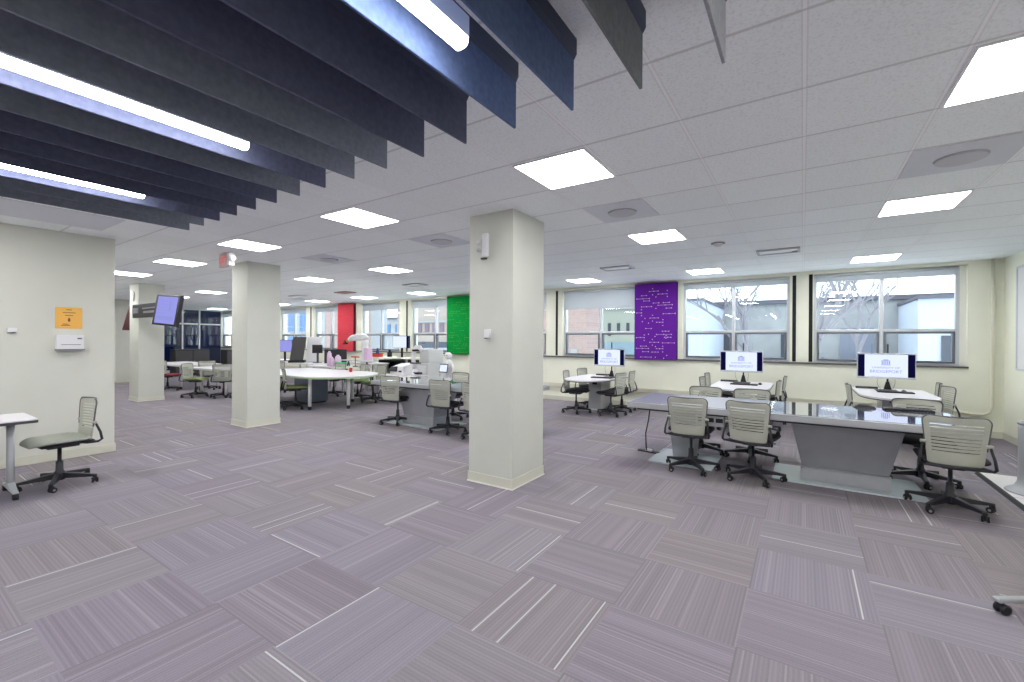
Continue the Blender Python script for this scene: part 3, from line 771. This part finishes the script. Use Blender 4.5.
def plate_x(name, label, cat, y0, y1, z0, z1, m, th=.01):
    t = thing(name, label, cat, (LX, (y0+y1)/2, z0))
    b = MB().box(0, th, -(y1-y0)/2, (y1-y0)/2, 0, z1-z0).build('%s_body' % name, M[m], t, bevel=min(.003, th/3)); return t
t = plate_x('wall_notice', 'orange paper notice on the left wall above the white dispenser', 'notice', 1.375, 1.61, 1.578, 1.835, 'orange', .004)
ln = MB()
for k, (w_, z) in enumerate([(.05, .225), (.11, .19), (.07, .155), (.05, .05), (.08, .035)]): ln.box(.004, .0055, -w_/2-(.03 if k > 2 else 0), w_/2-(.03 if k > 2 else 0), z, z+.007)
ln.prism([(-.008, .0), (.008, .0), (.012, .02), (.006, .045), (-.006, .045), (-.012, .02)], .004, .0055)
ln2 = MB(); ln.build('notice_print', M['ink'], t)
# keep the figure of the notice on the sheet plane
o = [c for c in col.objects if c.name.startswith('notice_print')][-1]
me = o.data
for v in me.vertices:
    if abs(v.co.z-.004) < 1e-6 or abs(v.co.z-.0055) < 1e-6:
        x, y, z = v.co; v.co = (z+.0005, x, y+.085)
t = plate_x('wall_dispenser', 'white wall dispenser below the orange notice', 'dispenser', 1.375, 1.615, 1.33, 1.50, 'white', .06)
MB().box(.06, .064, -.08, .09, .05, .056).box(.06, .064, .06, .10, .12, .135).build('dispenser_slots', M['inkgrey'], t)
MB().box(0, .075, -.125, .125, -.012, .0).build('dispenser_tray', M['grey'], t)
t = plate_x('wall_sensor', 'small pale sensor box alone on the left wall', 'sensor', .99, 1.065, 1.525, 1.575, 'white', .025)
MB().box(0, .027, -.035, .02, -.006, .0).build('sensor_painted_shadow', M['grey'], t)  # grey strip under the box, standing in for its shadow

# hanging tv on the third column
t = thing('wall_tv', 'tilted flat screen with a lavender display on an arm of the third column', 'tv', (-12.2, 3.62, 2.08))
tv = Matrix.Translation((1.62, -.12, -.05)) @ Matrix.Rotation(math.radians(6), 4, 'Z') @ Matrix.Rotation(math.radians(-7), 4, 'X') @ Matrix.Rotation(math.radians(4), 4, 'Y')
MB().box(-.46, .46, 0, .07, -.31, .31).xf(tv).build('tv_case', M['black'], t, bevel=.006)
sc = MB().box(-.36, .39, -.006, .0, -.27, .27).xf(tv).build('tv_screen', M['screenblue'], t)
ln = MB()
for k in range(5): ln.box(-.3, .05+.03*(k % 2), -.008, -.0065, .17-k*.06, .185-k*.06)
ln.box(.12, .2, -.008, -.0065, -.02, .2).box(-.32, .34, -.008, -.0065, -.2, -.12)
ln.xf(tv).build('screen_content', M['screenlogo'], sc)
MB().box(-.6, 1.0, -.02, .06, -.15, .15).build('tv_arm_box', M['black2'], t, bevel=.01)
MB().box(-.5, -.2, -.035, -.02, -.05, .07).box(.05, .9, -.032, -.02, .03, .06).box(.12, .8, -.035, -.02, -.06, -.015).build('arm_label', M['grey'], t)
MB().box(1.0, 1.3, .0, .05, -.03, .03).build('arm_rod', M['silver'], t)
t = thing('hanging_coat', 'dark maroon garment hanging on the left face of the third column', 'coat', (-13.365, 3.78, 1.66))
MB().hexa([(-.20, -.17, 0), (-.005, -.05, 0), (-.005, .12, 0), (-.20, -.02, 0)], [(-.06, -.07, .58), (-.005, -.05, .58), (-.005, .06, .58), (-.06, .0, .58)]).build('garment', M['maroon'], t, bevel=.02)
MB().tube([(-.03, -.02, .56), (-.03, -.02, .64), (0, -.02, .66)], .02, 8).build('hook', M['black2'], t)
t = thing('wall_speaker', 'small round fitting high on the third column', 'fitting', (-13.1, 3.71, 2.45))
MB().ball((0, -.01, 0), .12, 16, (.8, .25, 1)).build('fitting_shell', M['wall'], t)

# ------------------------------------------------------------------ left small table, and the one off to the right
def training_table(label, loc, rz, W=.62, L=1.5, foot_flip=1):
    t = thing('training_table', label, 'table', loc, rz, 'small white tables with casters')
    top = MB().prism(rrect(W, L, .03, 4), .712, .722).build('tabletop', M['lam'], t)
    MB().prism(rrect(W+.004, L+.004, .03, 4), .688, .7115).build('table_edge_band', M['lamedge'], top)
    for s in (-1, 1):
        y = s*(L/2-.13)
        g = MB().prism(rrect(.085, .05, .022, 5, 0, y), .09, .688, True)
        g.build('leg', M['silver2'], t)
        f = MB().hexa([(-.22, y-.022, .058), (.22, y-.022, .058), (.22, y+.022, .058), (-.22, y+.022, .058)], [(-.04, y-.026, .12), (.04, y-.026, .12), (.04, y+.026, .12), (-.04, y+.026, .12)])
        f.box(-.24, .24, y-.02, y+.02, .055, .078)
        ft = f.build('foot', M['silver2'], t, bevel=.006)
        for sx in (-1, 1):
            MB().lathe([(.02, -.02), (.028, -.015), (.028, .015), (.02, .02)], (sx*.225, y, .028), 12, 'y').box(sx*.225-.01, sx*.225+.01, y-.008, y+.008, .03, .056).build('caster', M['black2'], ft)
    return t
training_table('small white table on casters cut off at the left edge', (-6.14, .22, 0), 0)
t = thing('mobile_board', 'rolling board of which only one silver caster foot shows at the right edge', 'mobile board', (1.12, 3.585, 0), math.radians(33.5))
for y in (0, -1.25):
    MB().tube([(0, y, .09), (0, y, 1.85)], .022, 12).build('post', M['silver'], t)
    f_ = MB().hexa([(-.30, y-.025, .065), (.30, y-.025, .065), (.30, y+.025, .065), (-.30, y+.025, .065)], [(-.30, y-.02, .088), (.30, y-.02, .088), (.30, y+.02, .088), (-.30, y+.02, .088)]).build('foot', M['silver'], t, bevel=.008)
    for sx in (-.27, .27):
        c_ = MB().box(sx-.01, sx+.01, y-.01, y+.01, .03, .07)
        for q in (-.017, .017): c_.lathe([(.02, -.009), (.028, -.006), (.028, .006), (.02, .009)], (sx+.01, y+q, .028), 14, 'y')
        c_.build('caster', M['black2'], f_)
MB().box(-.012, .012, -1.23, -.02, .8, 1.8).build('board_surface', M['white'], t)

# pedestal stand and white floor platform by the right wall
t = thing('floor_platform', 'white floor platform with a black edge beside the right wall', 'platform', (1.6, 6.95, 0))
MB().box(.04, .93, -.94, 0, .001, .02).box(.04, .93, -3.0, -.95, .001, .02).build('platform_panel', M['lam'], t)
MB().hexa([(-.0, -3.0, .001), (.04, -3.0, .001), (.04, 0, .001), (-.0, 0, .001)], [(.02, -3.0, .024), (.04, -3.0, .024), (.04, 0, .024), (.02, 0, .024)]).build('platform_edge', M['black2'], t)
t = thing('pedestal_stand', 'grey round pedestal with a flared foot on the white platform', 'pedestal', (1.93, 6.28, .02))
MB().lathe([(.27, 0), (.26, .012), (.21, .04), (.185, .09), (.18, .2), (.18, .62), (.18, .65)], n=32).build('pedestal_body', M['edge'], t)
MB().lathe([(.185, .65), (.185, .668), (.17, .672)], n=32).build('pedestal_cap', M['grey'], t)

# ------------------------------------------------------------------ long white table, mid left
def boat_table(label, x0, x1, y0, y1, rz=0, edge='mint', legs=(), m='lam', z=.71, group='white tables on round legs'):
    t = thing('white_table', label, 'table', ((x0+x1)/2, (y0+y1)/2, 0), rz, group)
    W, D = (x1-x0)/2, (y1-y0)/2
    pts = [(-W, D), (-W, -D), (W-D, -D)]
    for k in range(1, 10):
        a = -PI/2+PI*k/10; pts.append((W-D*1.0+D*1.0*math.cos(a), D*math.sin(a)))
    pts.append((W-D, D))
    top = MB().prism(pts, z-.018, z).build('tabletop', M[m], t)
    MB().prism([(a*1.003, b*1.003) for a, b in pts], z-.045, z-.0185).build('table_edge_band', M[edge], top)
    for lx, ly in legs:
        MB().lathe([(.035, .07), (.035, z-.045)], (lx-(x0+x1)/2, ly-(y0+y1)/2, 0), 14).build('leg', M['white'], t)
        MB().lathe([(.03, 0), (.036, .02), (.036, .07)], (lx-(x0+x1)/2, ly-(y0+y1)/2, 0), 14).build('leg_foot', M['black2'], t)
    return t
boat_table('long white table with a pale green edge right of the second column', -11.0, -7.66, 5.07, 6.8, 0, 'mint',
           [(-8.53, 5.30), (-8.05, 5.88), (-8.81, 6.55), (-10.6, 5.25), (-10.6, 6.5)])
t = thing('storage_pedestal', 'blue-grey cabinet under the long white table', 'cabinet', (-9.6, 6.0, 0))
MB().box(-.28, .28, -.25, .25, .03, .60).build('cabinet_body', M['steel2'], t, bevel=.006)
MB().box(-.26, .26, -.256, -.25, .32, .58).build('drawer', M['steel2'], t)
MB().box(-.26, .26, -.256, -.25, .05, .30).build('drawer', M['steel2'], t)
MB().box(-.25, .25, -.22, .22, 0, .03).build('cabinet_plinth', M['black2'], t)
G3 = 'pale-backed swivel chairs with green seats'
chair(-8.95, 5.24, -24, 'green-seated swivel chair just right of the second column, at the white table', G3, 'greenseat')
chair(-9.48, 5.16, -12, 'green-seated swivel chair half hidden by the right edge of the second column', G3, 'greenseat')
chair(-9.15, 6.95, 178, 'green-seated swivel chair on the window side of the white table, left of the red cup', G3, 'greenseat')
chair(-8.45, 6.85, 170, 'green-seated swivel chair on the window side of the white table, right end', G3, 'greenseat')
chair(-10.2, 7.0, 183, 'green-seated swivel chair on the window side of the white table, left part', G3, 'greenseat')
chair(-9.05, 7.75, 10, 'green-seated swivel chair at the far work bench, left of the white machines', G3, 'greenseat')
t = thing('drink_cup', 'small red cup on the rounded end of the long white table', 'cup', (-8.75, 6.45, .711))
MB().lathe([(.03, 0), (.04, .10)], n=14).build('cup_body', M['redp'], t)
MB().lathe([(.041, .10), (.041, .11), (.03, .118)], n=14).build('cup_lid', M['white'], t)

# tables far left
boat_table('white table left of the second column, nearest it', -13.6, -11.75, 5.0, 6.0, 0, 'lam', [(-11.95, 5.2), (-13.3, 5.2), (-11.95, 5.8), (-13.3, 5.8)])
boat_table('white table further left, half hidden by the third column', -17.2, -14.3, 5.2, 6.3, 0, 'lam', [(-15.05, 5.35), (-16.9, 5.35), (-14.6, 6.1)])
chair(-12.75, 4.85, -55, 'green-seated swivel chair facing right, left of the second column', G3, 'greenseat')
chair(-12.08, 5.2, 60, 'green-seated swivel chair turned left, left of the second column', G3, 'greenseat')
chair(-12.9, 6.5, 180, 'pale swivel chair behind the white table left of the second column', 'pale swivel chairs at the far left tables', 'darkseat')
chair(-12.0, 6.4, 170, 'pale swivel chair at the far side of the table, touching the second column in view', 'pale swivel chairs at the far left tables', 'darkseat')
chair(-14.9, 4.98, -60, 'red-seated swivel chair at the half hidden far left table', 'red-seated swivel chairs', 'redseat')
chair(-14.3, 5.75, 60, 'red-seated swivel chair at the right end of the far left table', 'red-seated swivel chairs', 'redseat')
# dark furniture in front of the glazed partition
for i, (x, y, l) in enumerate(((-20.5, 7.6, 'left'), (-18.6, 8.6, 'right'))):
    t = thing('media_cabinet', 'dark cabinet in front of the dark glass partition, %s one' % l, 'cabinet', (x, y, 0), PI/2, 'dark cabinets at the far left')
    MB().box(-.6, .6, -.25, .25, 0, 1.05).build('cabinet_body', M['black'], t, bevel=.01)
    for s in (-1, 1):
        d = MB().box(min(.02*s, .57*s), max(.02*s, .57*s), -.262, -.25, .1, 1.0).build('door', M['dgrey'], t)
        MB().box(s*.05-.006, s*.05+.006, -.28, -.262, .5, .6).build('handle', M['silver'], d)

# ------------------------------------------------------------------ lab area along the windows
def bench(label, x0, x1, y0, y1, z, m='lam', lm='silver'):
    t = thing('work_bench', label, 'desk', ((x0+x1)/2, (y0+y1)/2, 0), 0, 'work benches in the lab area')
    W, D = (x1-x0)/2, (y1-y0)/2
    MB().box(-W, W, -D, D, z-.03, z).build('worktop', M[m], t, bevel=.004)
    for sx in (-1, 1):
        for sy in (-1, 1): MB().box(sx*(W-.04)-.02, sx*(W-.04)+.02, sy*(D-.04)-.02, sy*(D-.04)+.02, 0, z-.03).build('leg', M[lm], t)
    return t
bench('cream bench below the windows with a monitor on it, behind the white machines', -10.9, -9.15, 8.55, 9.3, .95, 'cream')
t = thing('black_cabinet', 'black shelf unit under the cream bench', 'cabinet', (-9.85, 8.9, 0))
MB().box(-.55, .55, -.28, .28, .02, .045).box(-.55, .55, -.28, .28, .85, .88).box(-.55, -.52, -.28, .28, .045, .85).box(.52, .55, -.28, .28, .045, .85).box(-.52, .52, .25, .28, .045, .85).box(-.52, .52, -.28, .25, .44, .46).build('cabinet_body', M['black2'], t)
MB().box(-.4, -.05, -.2, .1, .46, .62).build('shelf_contents', M['steel2'], t)
bench('white desk at the far left of the lab area', -13.9, -11.9, 7.5, 8.3, .74)
bench('white desk with pink containers and a black monitor', -11.8, -10.1, 7.2, 8.0, .72)
bench('light desk carrying the horizontal robot arm', -11.1, -9.9, 8.0, 8.6, .80)
bench('white desk further back at the far left windows', -16.5, -14.4, 8.0, 8.9, .74)
def plain_monitor(label, x, y, z, w, h, rz=0, m='black2', lit=None, lift=.12):
    t = thing('desk_monitor', label, 'monitor', (x, y, z), math.radians(rz), 'monitors on the lab desks')
    MB().box(-w/2, w/2, -.02, .02, lift, lift+h).build('monitor_case', M[m], t, bevel=.004)
    MB().box(-w/2+.012, w/2-.012, -.0225, -.02, lift+.012, lift+h-.012).build('screen', M[lit or 'black'], t)
    if lit == 'screen': MB().box(w/2-.10, w/2-.012, -.0245, -.0225, lift+.012, lift+h-.012).build('screen_margin', M['screendark'], t)
    MB().box(-.03, .03, .02, .05, .015, lift+h*.5).build('stand_pole', M[m], t)
    MB().prism(rrect(.24, .18, .03), 0, .015).build('stand_foot', M[m], t)
plain_monitor('black monitor behind the pink containers', -11.2, 7.75, .72, .60, .40, 50, lift=.06)
plain_monitor('lit monitor with dark sides on the cream bench by the windows', -9.80, 8.95, .95, .56, .36, 15, lit='screen', lift=.27)
plain_monitor('small grey monitor on the desk before the white board', -12.45, 7.98, .74, .30, .26, 40, 'dgrey', lift=.30)
plain_monitor('blue-lit monitor at the edge of the second column', -14.5, 8.1, .74, .50, .40, 40, lit='screenblue', lift=.30)
t = thing('dark_display_board', 'tall dark tilted board standing on the lab desk', 'board', (-13.1, 7.75, .741), math.radians(50))
MB().hexa([(-.24, -.03, .08), (.14, -.03, .08), (.14, .02, .08), (-.24, .02, .08)], [(-.16, .08, .80), (.22, .08, .80), (.22, .13, .80), (-.16, .13, .80)]).build('board_panel', M['dgrey'], t, bevel=.008)
MB().box(-.26, .20, -.15, .15, 0, .08).build('board_base', M['black2'], t, bevel=.01)
t = thing('leaning_whiteboard', 'pale tilted board right of the tall dark board', 'board', (-12.98, 8.15, .741), math.radians(50))
MB().hexa([(-.20, -.02, .02), (.14, -.02, .02), (.14, .01, .02), (-.20, .01, .02)], [(-.14, .08, .80), (.30, .08, .80), (.30, .11, .80), (-.14, .11, .80)]).build('board_panel', M['white'], t, bevel=.006)
MB().box(-.3, .2, -.1, .1, 0, .02).build('board_foot', M['silver'], t)
# pink containers, green box
for i, (x, y, w_, h_, l) in enumerate(((-10.98, 7.40, .12, .40, 'tall pink container, left of the three on the lab desk'), (-10.80, 7.36, .12, .24, 'low pink container between two taller ones'), (-10.62, 7.42, .16, .30, 'rounded pink container beside the green box'))):
    t = thing('pink_container', l, 'container', (x, y, .721), 0, 'pink containers on the lab desk')
    MB().lathe([(w_*.5, 0), (w_*.55, h_*.6), (w_*.45, h_*.9), (w_*.2, h_)], n=14).build('container_body', M['pink'], t)
    MB().lathe([(w_*.22, h_), (w_*.22, h_+.02)], n=12).build('container_lid', M['white'], t)
t = thing('green_box', 'bright green box beside the pink containers', 'box', (-10.42, 7.36, .721))
MB().box(-.14, .14, -.08, .08, 0, .11).build('box_body', M['greenbox'], t, bevel=.01)
MB().box(-.145, .145, -.085, .085, .11, .125).build('box_lid', M['greenbox'], t, bevel=.004)
t = thing('small_sign', 'little black stand with a red top beside the pink containers', 'stand', (-10.25, 7.7, .721))
MB().lathe([(.07, 0), (.07, .015), (.01, .02), (.01, .25)], n=12).build('stand_rod', M['black2'], t)
MB().box(-.14, .14, -.03, .03, .25, .28).build('stand_top', M['redp'], t)
# horizontal robot arm
t = thing('robot_arm', 'white robot arm stretched left with a dark orange gripper', 'robot', (-10.55, 8.25, .801))
MB().lathe([(.13, 0), (.13, .05), (.09, .08), (.085, .50), (.11, .55), (.11, .66)], n=18).build('arm_base', M['white'], t)
MB().tube([(.06, 0, .66), (-.02, -.01, .72), (-.30, -.02, .73), (-.52, -.03, .71), (-.66, -.04, .66)], [.11, .12, .10, .09, .06], 12).build('upper_arm', M['white'], t)
MB().tube([(-.66, -.04, .66), (-.78, -.05, .60)], [.06, .04], 10).build('wrist', M['orange'], t)
MB().box(-.90, -.76, -.09, -.01, .52, .56).box(-.86, -.76, -.09, -.01, .60, .64).box(-.80, -.75, -.09, -.01, .54, .62).build('gripper', M['black2'], t)
MB().box(.06, .22, -.1, .1, .0, .42).build('control_box', M['pink'], t, bevel=.02)
# trestle under it
for x in (-10.75, -9.95):
    t = thing('trestle', 'angled A-frame trestle %s the robot arm desk' % ('left of' if x < -10.4 else 'right of'), 'trestle', (x, 7.85, 0), 0, 'A-frame trestles')
    m_ = MB()
    for s in (-1, 1): m_.tube([(s*.28, 0, .0), (0, 0, .86)], .018, 8)
    m_.tube([(-.2, 0, .26), (.2, 0, .26)], .014, 8); m_.build('trestle_frame', M['dgrey'], t)
    MB().box(-.3, .3, -.1, .1, .86, .89).build('trestle_top', M['offwhite'], t)
# red toolbox, bottles on sill
for i, (x, w_, h_, m_, l) in enumerate(((-10.6, .3, .10, 'redp', 'low red tray on the cream bench'), (-10.75, .10, .24, 'blue', 'dark blue bottle on the cream bench'), (-10.35, .14, .20, 'black2', 'black canister on the cream bench'))):
    t = thing('bench_container', l, 'container', (x, 8.75+.12*i, .951))
    if i == 0: MB().box(-w_/2, w_/2, -.08, .08, 0, h_).build('container_body', M[m_], t, bevel=.01); MB().box(-w_/2-.01, w_/2+.01, -.09, .09, h_, h_+.012).build('container_rim', M['black2'], t)
    else: MB().lathe([(w_/2, 0), (w_/2, h_*.7), (w_/4, h_*.85), (w_/4, h_)], n=14).build('container_body', M[m_], t); MB().lathe([(w_/3.6, h_), (w_/3.6, h_+.02)], n=12).build('container_cap', M['dgrey'], t)
# white machines
t = thing('machine_cabinet', 'tall white machine cabinet carrying a curved robot arm', 'machine', (-7.72, 8.0, 0))
MB().box(-.30, .18, -.28, .28, .05, .90).build('cabinet_body', M['offwhite'], t, bevel=.01)
MB().box(-.12, .18, -.26, .28, .90, 1.24).build('cabinet_top', M['offwhite'], t, bevel=.03)
MB().box(-.24, .12, -.288, -.28, .42, .84).build('door', M['white'], t)
MB().box(-.28, .16, -.26, .26, 0, .05).build('plinth', M['grey'], t)
t = thing('robot_arm', 'curved white robot arm bending over black joints beside the machine cabinet', 'robot', (-7.64, 7.4, .621))
MB().lathe([(.10, 0), (.10, .04), (.06, .08), (.06, .16)], n=16).build('arm_base', M['white'], t)
MB().tube([(0, 0, .16), (-.06, 0, .38), (-.04, 0, .56), (.04, 0, .66), (.14, 0, .67), (.24, 0, .58)], [.06, .05, .055, .06, .055, .045], 12).build('arm_link', M['white'], t)
MB().box(-.04, .14, -.06, .06, .57, .62).box(-.10, .14, -.07, .07, .28, .31).box(.0, .18, -.07, .07, .04, .08).build('arm_joint', M['black2'], t, bevel=.01)
bench('white low table holding the printer and the curved robot arm', -8.6, -7.48, 7.1, 7.68, .62)
t = thing('desktop_printer', 'white desktop machine with an open dark mouth', 'printer', (-8.05, 7.38, .621))
MB().hexa([(-.26, -.18, 0), (.20, -.18, 0), (.20, .18, 0), (-.26, .18, 0)], [(-.24, -.13, .19), (.20, -.13, .22), (.20, .18, .30), (-.22, .18, .27)]).build('printer_body', M['white'], t, bevel=.02)
MB().hexa([(-.24, -.20, .09), (.0, -.20, .09), (.0, -.12, .09), (-.24, -.12, .09)], [(-.22, -.16, .20), (-.02, -.16, .21), (-.02, -.11, .21), (-.22, -.11, .20)]).build('printer_mouth', M['black'], t, bevel=.01)
MB().box(.08, .14, -.186, -.15, .08, .11).build('printer_button', M['dgrey'], t)
# humanoid service robot
t = thing('service_robot', 'white round-headed service robot with a tablet on its chest', 'robot', (-7.0, 7.85, 0))
MB().lathe([(.20, 0), (.21, .08), (.16, .20), (.10, .42), (.085, .60), (.11, .78), (.125, .88), (.09, .95), (.04, .99), (.035, 1.02)], n=24).build('robot_body', M['white'], t)
MB().ball((0, 0, 1.09), .095, 18, (1, .95, .9)).build('robot_head', M['white'], t)
for s in (-1, 1):
    MB().ball((s*.035, -.083, 1.10), .012, 8).build('robot_eye', M['black2'], t)
    MB().tube([(s*.125, 0, .88), (s*.19, -.03, .74), (s*.18, -.10, .62)], [.035, .03, .025], 10).build('robot_arm_limb', M['white'], t)
tb = MB().box(-.13, .13, -.015, .0, -.10, .10).xf(Matrix.Translation((.0, -.15, .80)) @ Matrix.Rotation(-.2, 4, 'X')).build('tablet', M['black'], t, bevel=.006)
MB().box(-.11, .11, -.0175, -.0155, -.08, .08).xf(Matrix.Translation((.0, -.15, .80)) @ Matrix.Rotation(-.2, 4, 'X')).build('tablet_screen', M['screen'], tb)

# ------------------------------------------------------------------ outside
structure(MB().box(-70, 45, WY+.3, 70, -.45, -.35).build('ground', M['snow']))
def house(label, boxes, cat='building'):
    t = thing('building', label, cat, (0, 0, 0))
    for nm, m_, b in boxes: MB().box(*b).build(nm, M[m_], t)
    return t
house('low grey building with a dark parapet across the snowy yard', [
    ('wall', 'conc', (-5, 14, 25, 34, -.4, 3.3)), ('parapet', 'darktrim', (-5, 14.2, 24.8, 34, 3.3, 3.5)),
    ('doorway', 'steel2', (1.4, 2.6, 24.93, 25, -.3, 2.1)), ('window', 'carw', (-.9, .3, 24.93, 25, .6, 2.0)), ('window', 'carw', (-4.2, -3.0, 24.93, 25, .6, 2.0))])
house('white rendered block in front of the right end of the low building', [
    ('wall', 'whitewall', (3.4, 8.0, 21, 24.9, -.4, 3.0)), ('parapet', 'darktrim', (3.35, 8.1, 20.9, 24.9, 3.0, 3.12)), ('window', 'carw', (4.0, 5.6, 20.93, 21, .5, 1.7))])
house('white cubic block seen through the middle window', [('wall', 'whitewall', (-4.5, -3.4, 19, 24.8, -.4, 3.1)), ('parapet', 'darktrim', (-4.55, -3.35, 18.9, 24.8, 3.1, 3.2))])
house('pale pink brick wing outside the window left of the purple panel', [
    ('wall', 'pinkbrick', (-9.6, -6.65, 15, 16.2, -.4, 3.3)), ('window', 'carw', (-8.1, -7.5, 14.96, 15, 2.15, 2.3)), ('window', 'farwhite', (-7.25, -7.0, 14.96, 15, .75, 1.15))])
bs = [('wall', 'palegreen', (-10.4, -5.05, 20, 24.5, -.4, 2.95)), ('parapet', 'farwhite', (-10.4, -5.0, 19.9, 24.5, 2.95, 3.3))]
for a in (-7.75, -7.3, -6.85): bs.append(('window', 'carw', (a, a+.14, 19.96, 20, 1.7+.2*(a > -7.5), 2.3)))
bs += [('window', 'glassblue', (-7.9, -5.6, 19.95, 20, .2, 1.4))]
house('pale building with small dark openings beside the pink wing', bs)
bs = [('wall', 'beige', (-22.3, -16.8, 20, 24, -.4, 3.5)), ('ledge', 'farwhite', (-22.3, -16.8, 19.9, 20, 2.55, 2.65))]
for k in range(6): bs.append(('window', 'plum', (-21.0+k*.62, -20.65+k*.62, 19.95, 20, 1.95-.1*(k % 2), 2.5)))
bs += [('window', 'carw', (-21.6, -17.5, 19.95, 20, .5, 1.35))]
house('beige building with dark purple openings outside the window by the green panel', bs)
bs = [('wall', 'pinkbrick', (-30.2, -26.8, 20, 21.5, -.4, 6.0)), ('window', 'farwhite', (-28.4, -28.1, 19.95, 20, -.3, 6.0))]
house('tall pink brick building outside the far window beside the red panel', bs)
bs = [('wall', 'farwhite', (-39, -30.25, 20, 26, -.4, 6.5))]
for k in range(5):
    for z in (.2, 2.1, 4.2): bs.append(('window', 'bluewin', (-38.4+k*1.62, -37.3+k*1.62, 19.93, 20, z, z+1.5)))
house('white building with tall blue windows outside the farthest windows', bs)
bs = [('wall', 'conc', (-54, -33, 36, 40, -.4, 3.9)), ('parapet', 'darktrim', (-54, -33, 35.8, 40, 3.9, 4.15))]
for k in range(9): bs.append(('window', 'bluewin', (-53+k*2.1, -51.8+k*2.1, 35.9, 36, 2.0, 3.3)))
house('distant grey building with a row of windows beyond the middle of the yard', bs)
# car with snow
t = thing('parked_car', 'snow-covered parked car outside the window by the green panel', 'car', (-15.4, 16.5, -.35))
MB().prism([(-2.1, .45), (-2.15, .8), (-1.5, .95), (-.9, 1.4), (.7, 1.42), (1.4, .98), (2.1, .85), (2.15, .45)][::-1], -.85, .85, False).xf(Matrix(((1, 0, 0, 0), (0, 0, 1, 0), (0, 1, 0, 0), (0, 0, 0, 1)))).build('car_body', M['car'], t, bevel=.06)
for sx in (-1.35, 1.35):
    for sy in (-.8, .8): MB().lathe([(.33, -.1), (.33, .1)], (sx, sy, .33), 20, 'y').build('wheel', M['black2'], t)
MB().box(-.8, .55, -.865, .865, 1.0, 1.28).build('car_window', M['carw'], t)
# trees and shrubs
def branch(mb, p, d, L, r, depth):
    q = p+d*L; mb.tube([p, (p+q)/2+Vector((random.uniform(-.05, .05), random.uniform(-.05, .05), 0))*L, q], [r, r*.8, r*.62], 5, False)
    if depth == 0: return
    for _ in range(3 if depth > 1 else 2):
        a = Vector((random.uniform(-1, 1), random.uniform(-1, 1), random.uniform(-.15, .7)))
        branch(mb, p+d*L*random.uniform(.55, 1), (d+a*.85).normalized(), L*random.uniform(.55, .78), r*.55, depth-1)
for i, (x, y, h, l) in enumerate(((-1.5, 16.6, 2.4, 'bare winter tree seen through the middle window'), (.2, 16.0, 2.6, 'bare winter tree behind the pillar between the two right windows'), (1.9, 20.5, 2.2, 'smaller bare tree seen through the right window'))):
    mb = MB(); branch(mb, Vector((0, 0, 0)), Vector((random.uniform(-.15, .15), 0, 1)).normalized(), h, .13, 5)
    tag(mb.build('bare_tree', M['bark'], loc=(x, y, -.36)), l, 'tree', 'bare trees in the yard')
for i, (x, y, r, l) in enumerate(((-2.1, 22.4, 1.2, 'round grey bare shrub at the left of the middle window'), (.0, 22.8, 1.3, 'big grey bare shrub in the centre of the middle window'), (2.05, 22.9, 1.1, 'grey bare shrub at the left of the right window'))):
    mb = MB()
    for _ in range(220):
        a, b = random.uniform(0, 2*PI), random.uniform(.1, PI/2)
        d = Vector((math.cos(a)*math.cos(b), math.sin(a)*math.cos(b)*.6, math.sin(b)))
        e = d*r*random.uniform(.75, 1.05)
        mb.tube([Vector((0, 0, 0))+d*.1, e*.55+Vector((random.uniform(-.2, .2), 0, .1)), e], [.025, .03, .012], 4, False)
        for _k in range(3):
            s_ = e*random.uniform(.6, .95); mb.tube([s_, s_+Vector((random.uniform(-.4, .4), random.uniform(-.3, .3), random.uniform(0, .4)))], [.02, .006], 3, False)
    tag(mb.build('bare_shrub', M['shrub'], loc=(x, y, -.36)), l, 'shrub', 'bare shrubs across the yard')

# ------------------------------------------------------------------ world, camera
wd = bpy.data.worlds.new('overcast_sky'); scene.world = wd; wd.use_nodes = True
nt = wd.node_tree; bg = nt.nodes['Background']
tc = nt.nodes.new('ShaderNodeTexCoord'); nz = nt.nodes.new('ShaderNodeTexNoise'); nz.inputs['Scale'].default_value = 2.2; nz.inputs['Detail'].default_value = 5
rp = nt.nodes.new('ShaderNodeValToRGB'); rp.color_ramp.elements[0].color = (.72, .84, .95, 1); rp.color_ramp.elements[1].color = (1, 1, 1, 1)
rp.color_ramp.elements[0].position = .35; rp.color_ramp.elements[1].position = .6
nt.links.new(tc.outputs['Generated'], nz.inputs['Vector']); nt.links.new(nz.outputs['Fac'], rp.inputs['Fac']); nt.links.new(rp.outputs[0], bg.inputs['Color'])
bg.inputs['Strength'].default_value = 3.2

cam = bpy.data.cameras.new('camera'); co = bpy.data.objects.new('camera', cam); col.objects.link(co); scene.camera = co
cam.sensor_width = 36; cam.lens = 440.044/1024*36; cam.clip_end = 300; cam.clip_start = .05
yaw, pitch, roll = (math.radians(a) for a in (33.49077, -.07137, .27738))
r = Vector((math.cos(yaw), math.sin(yaw), 0)); f = Vector((-math.sin(yaw), math.cos(yaw), 0)); u = Vector((0, 0, 1))
f2 = f*math.cos(pitch)+u*math.sin(pitch); u2 = u*math.cos(pitch)-f*math.sin(pitch)
r3 = r*math.cos(roll)+u2*math.sin(roll); u3 = u2*math.cos(roll)-r*math.sin(roll)
mw = Matrix((r3, u3, -f2)).transposed().to_4x4(); mw.translation = (0, 0, 1.46); co.matrix_world = mw

scene.view_settings.view_transform = 'Standard'; scene.view_settings.look = 'None'
scene.view_settings.gamma = 1; scene.view_settings.use_curve_mapping = False
scene.view_settings.exposure = 0.25
scene.cycles.max_bounces = 8; scene.cycles.diffuse_bounces = 5; scene.cycles.transparent_max_bounces = 12
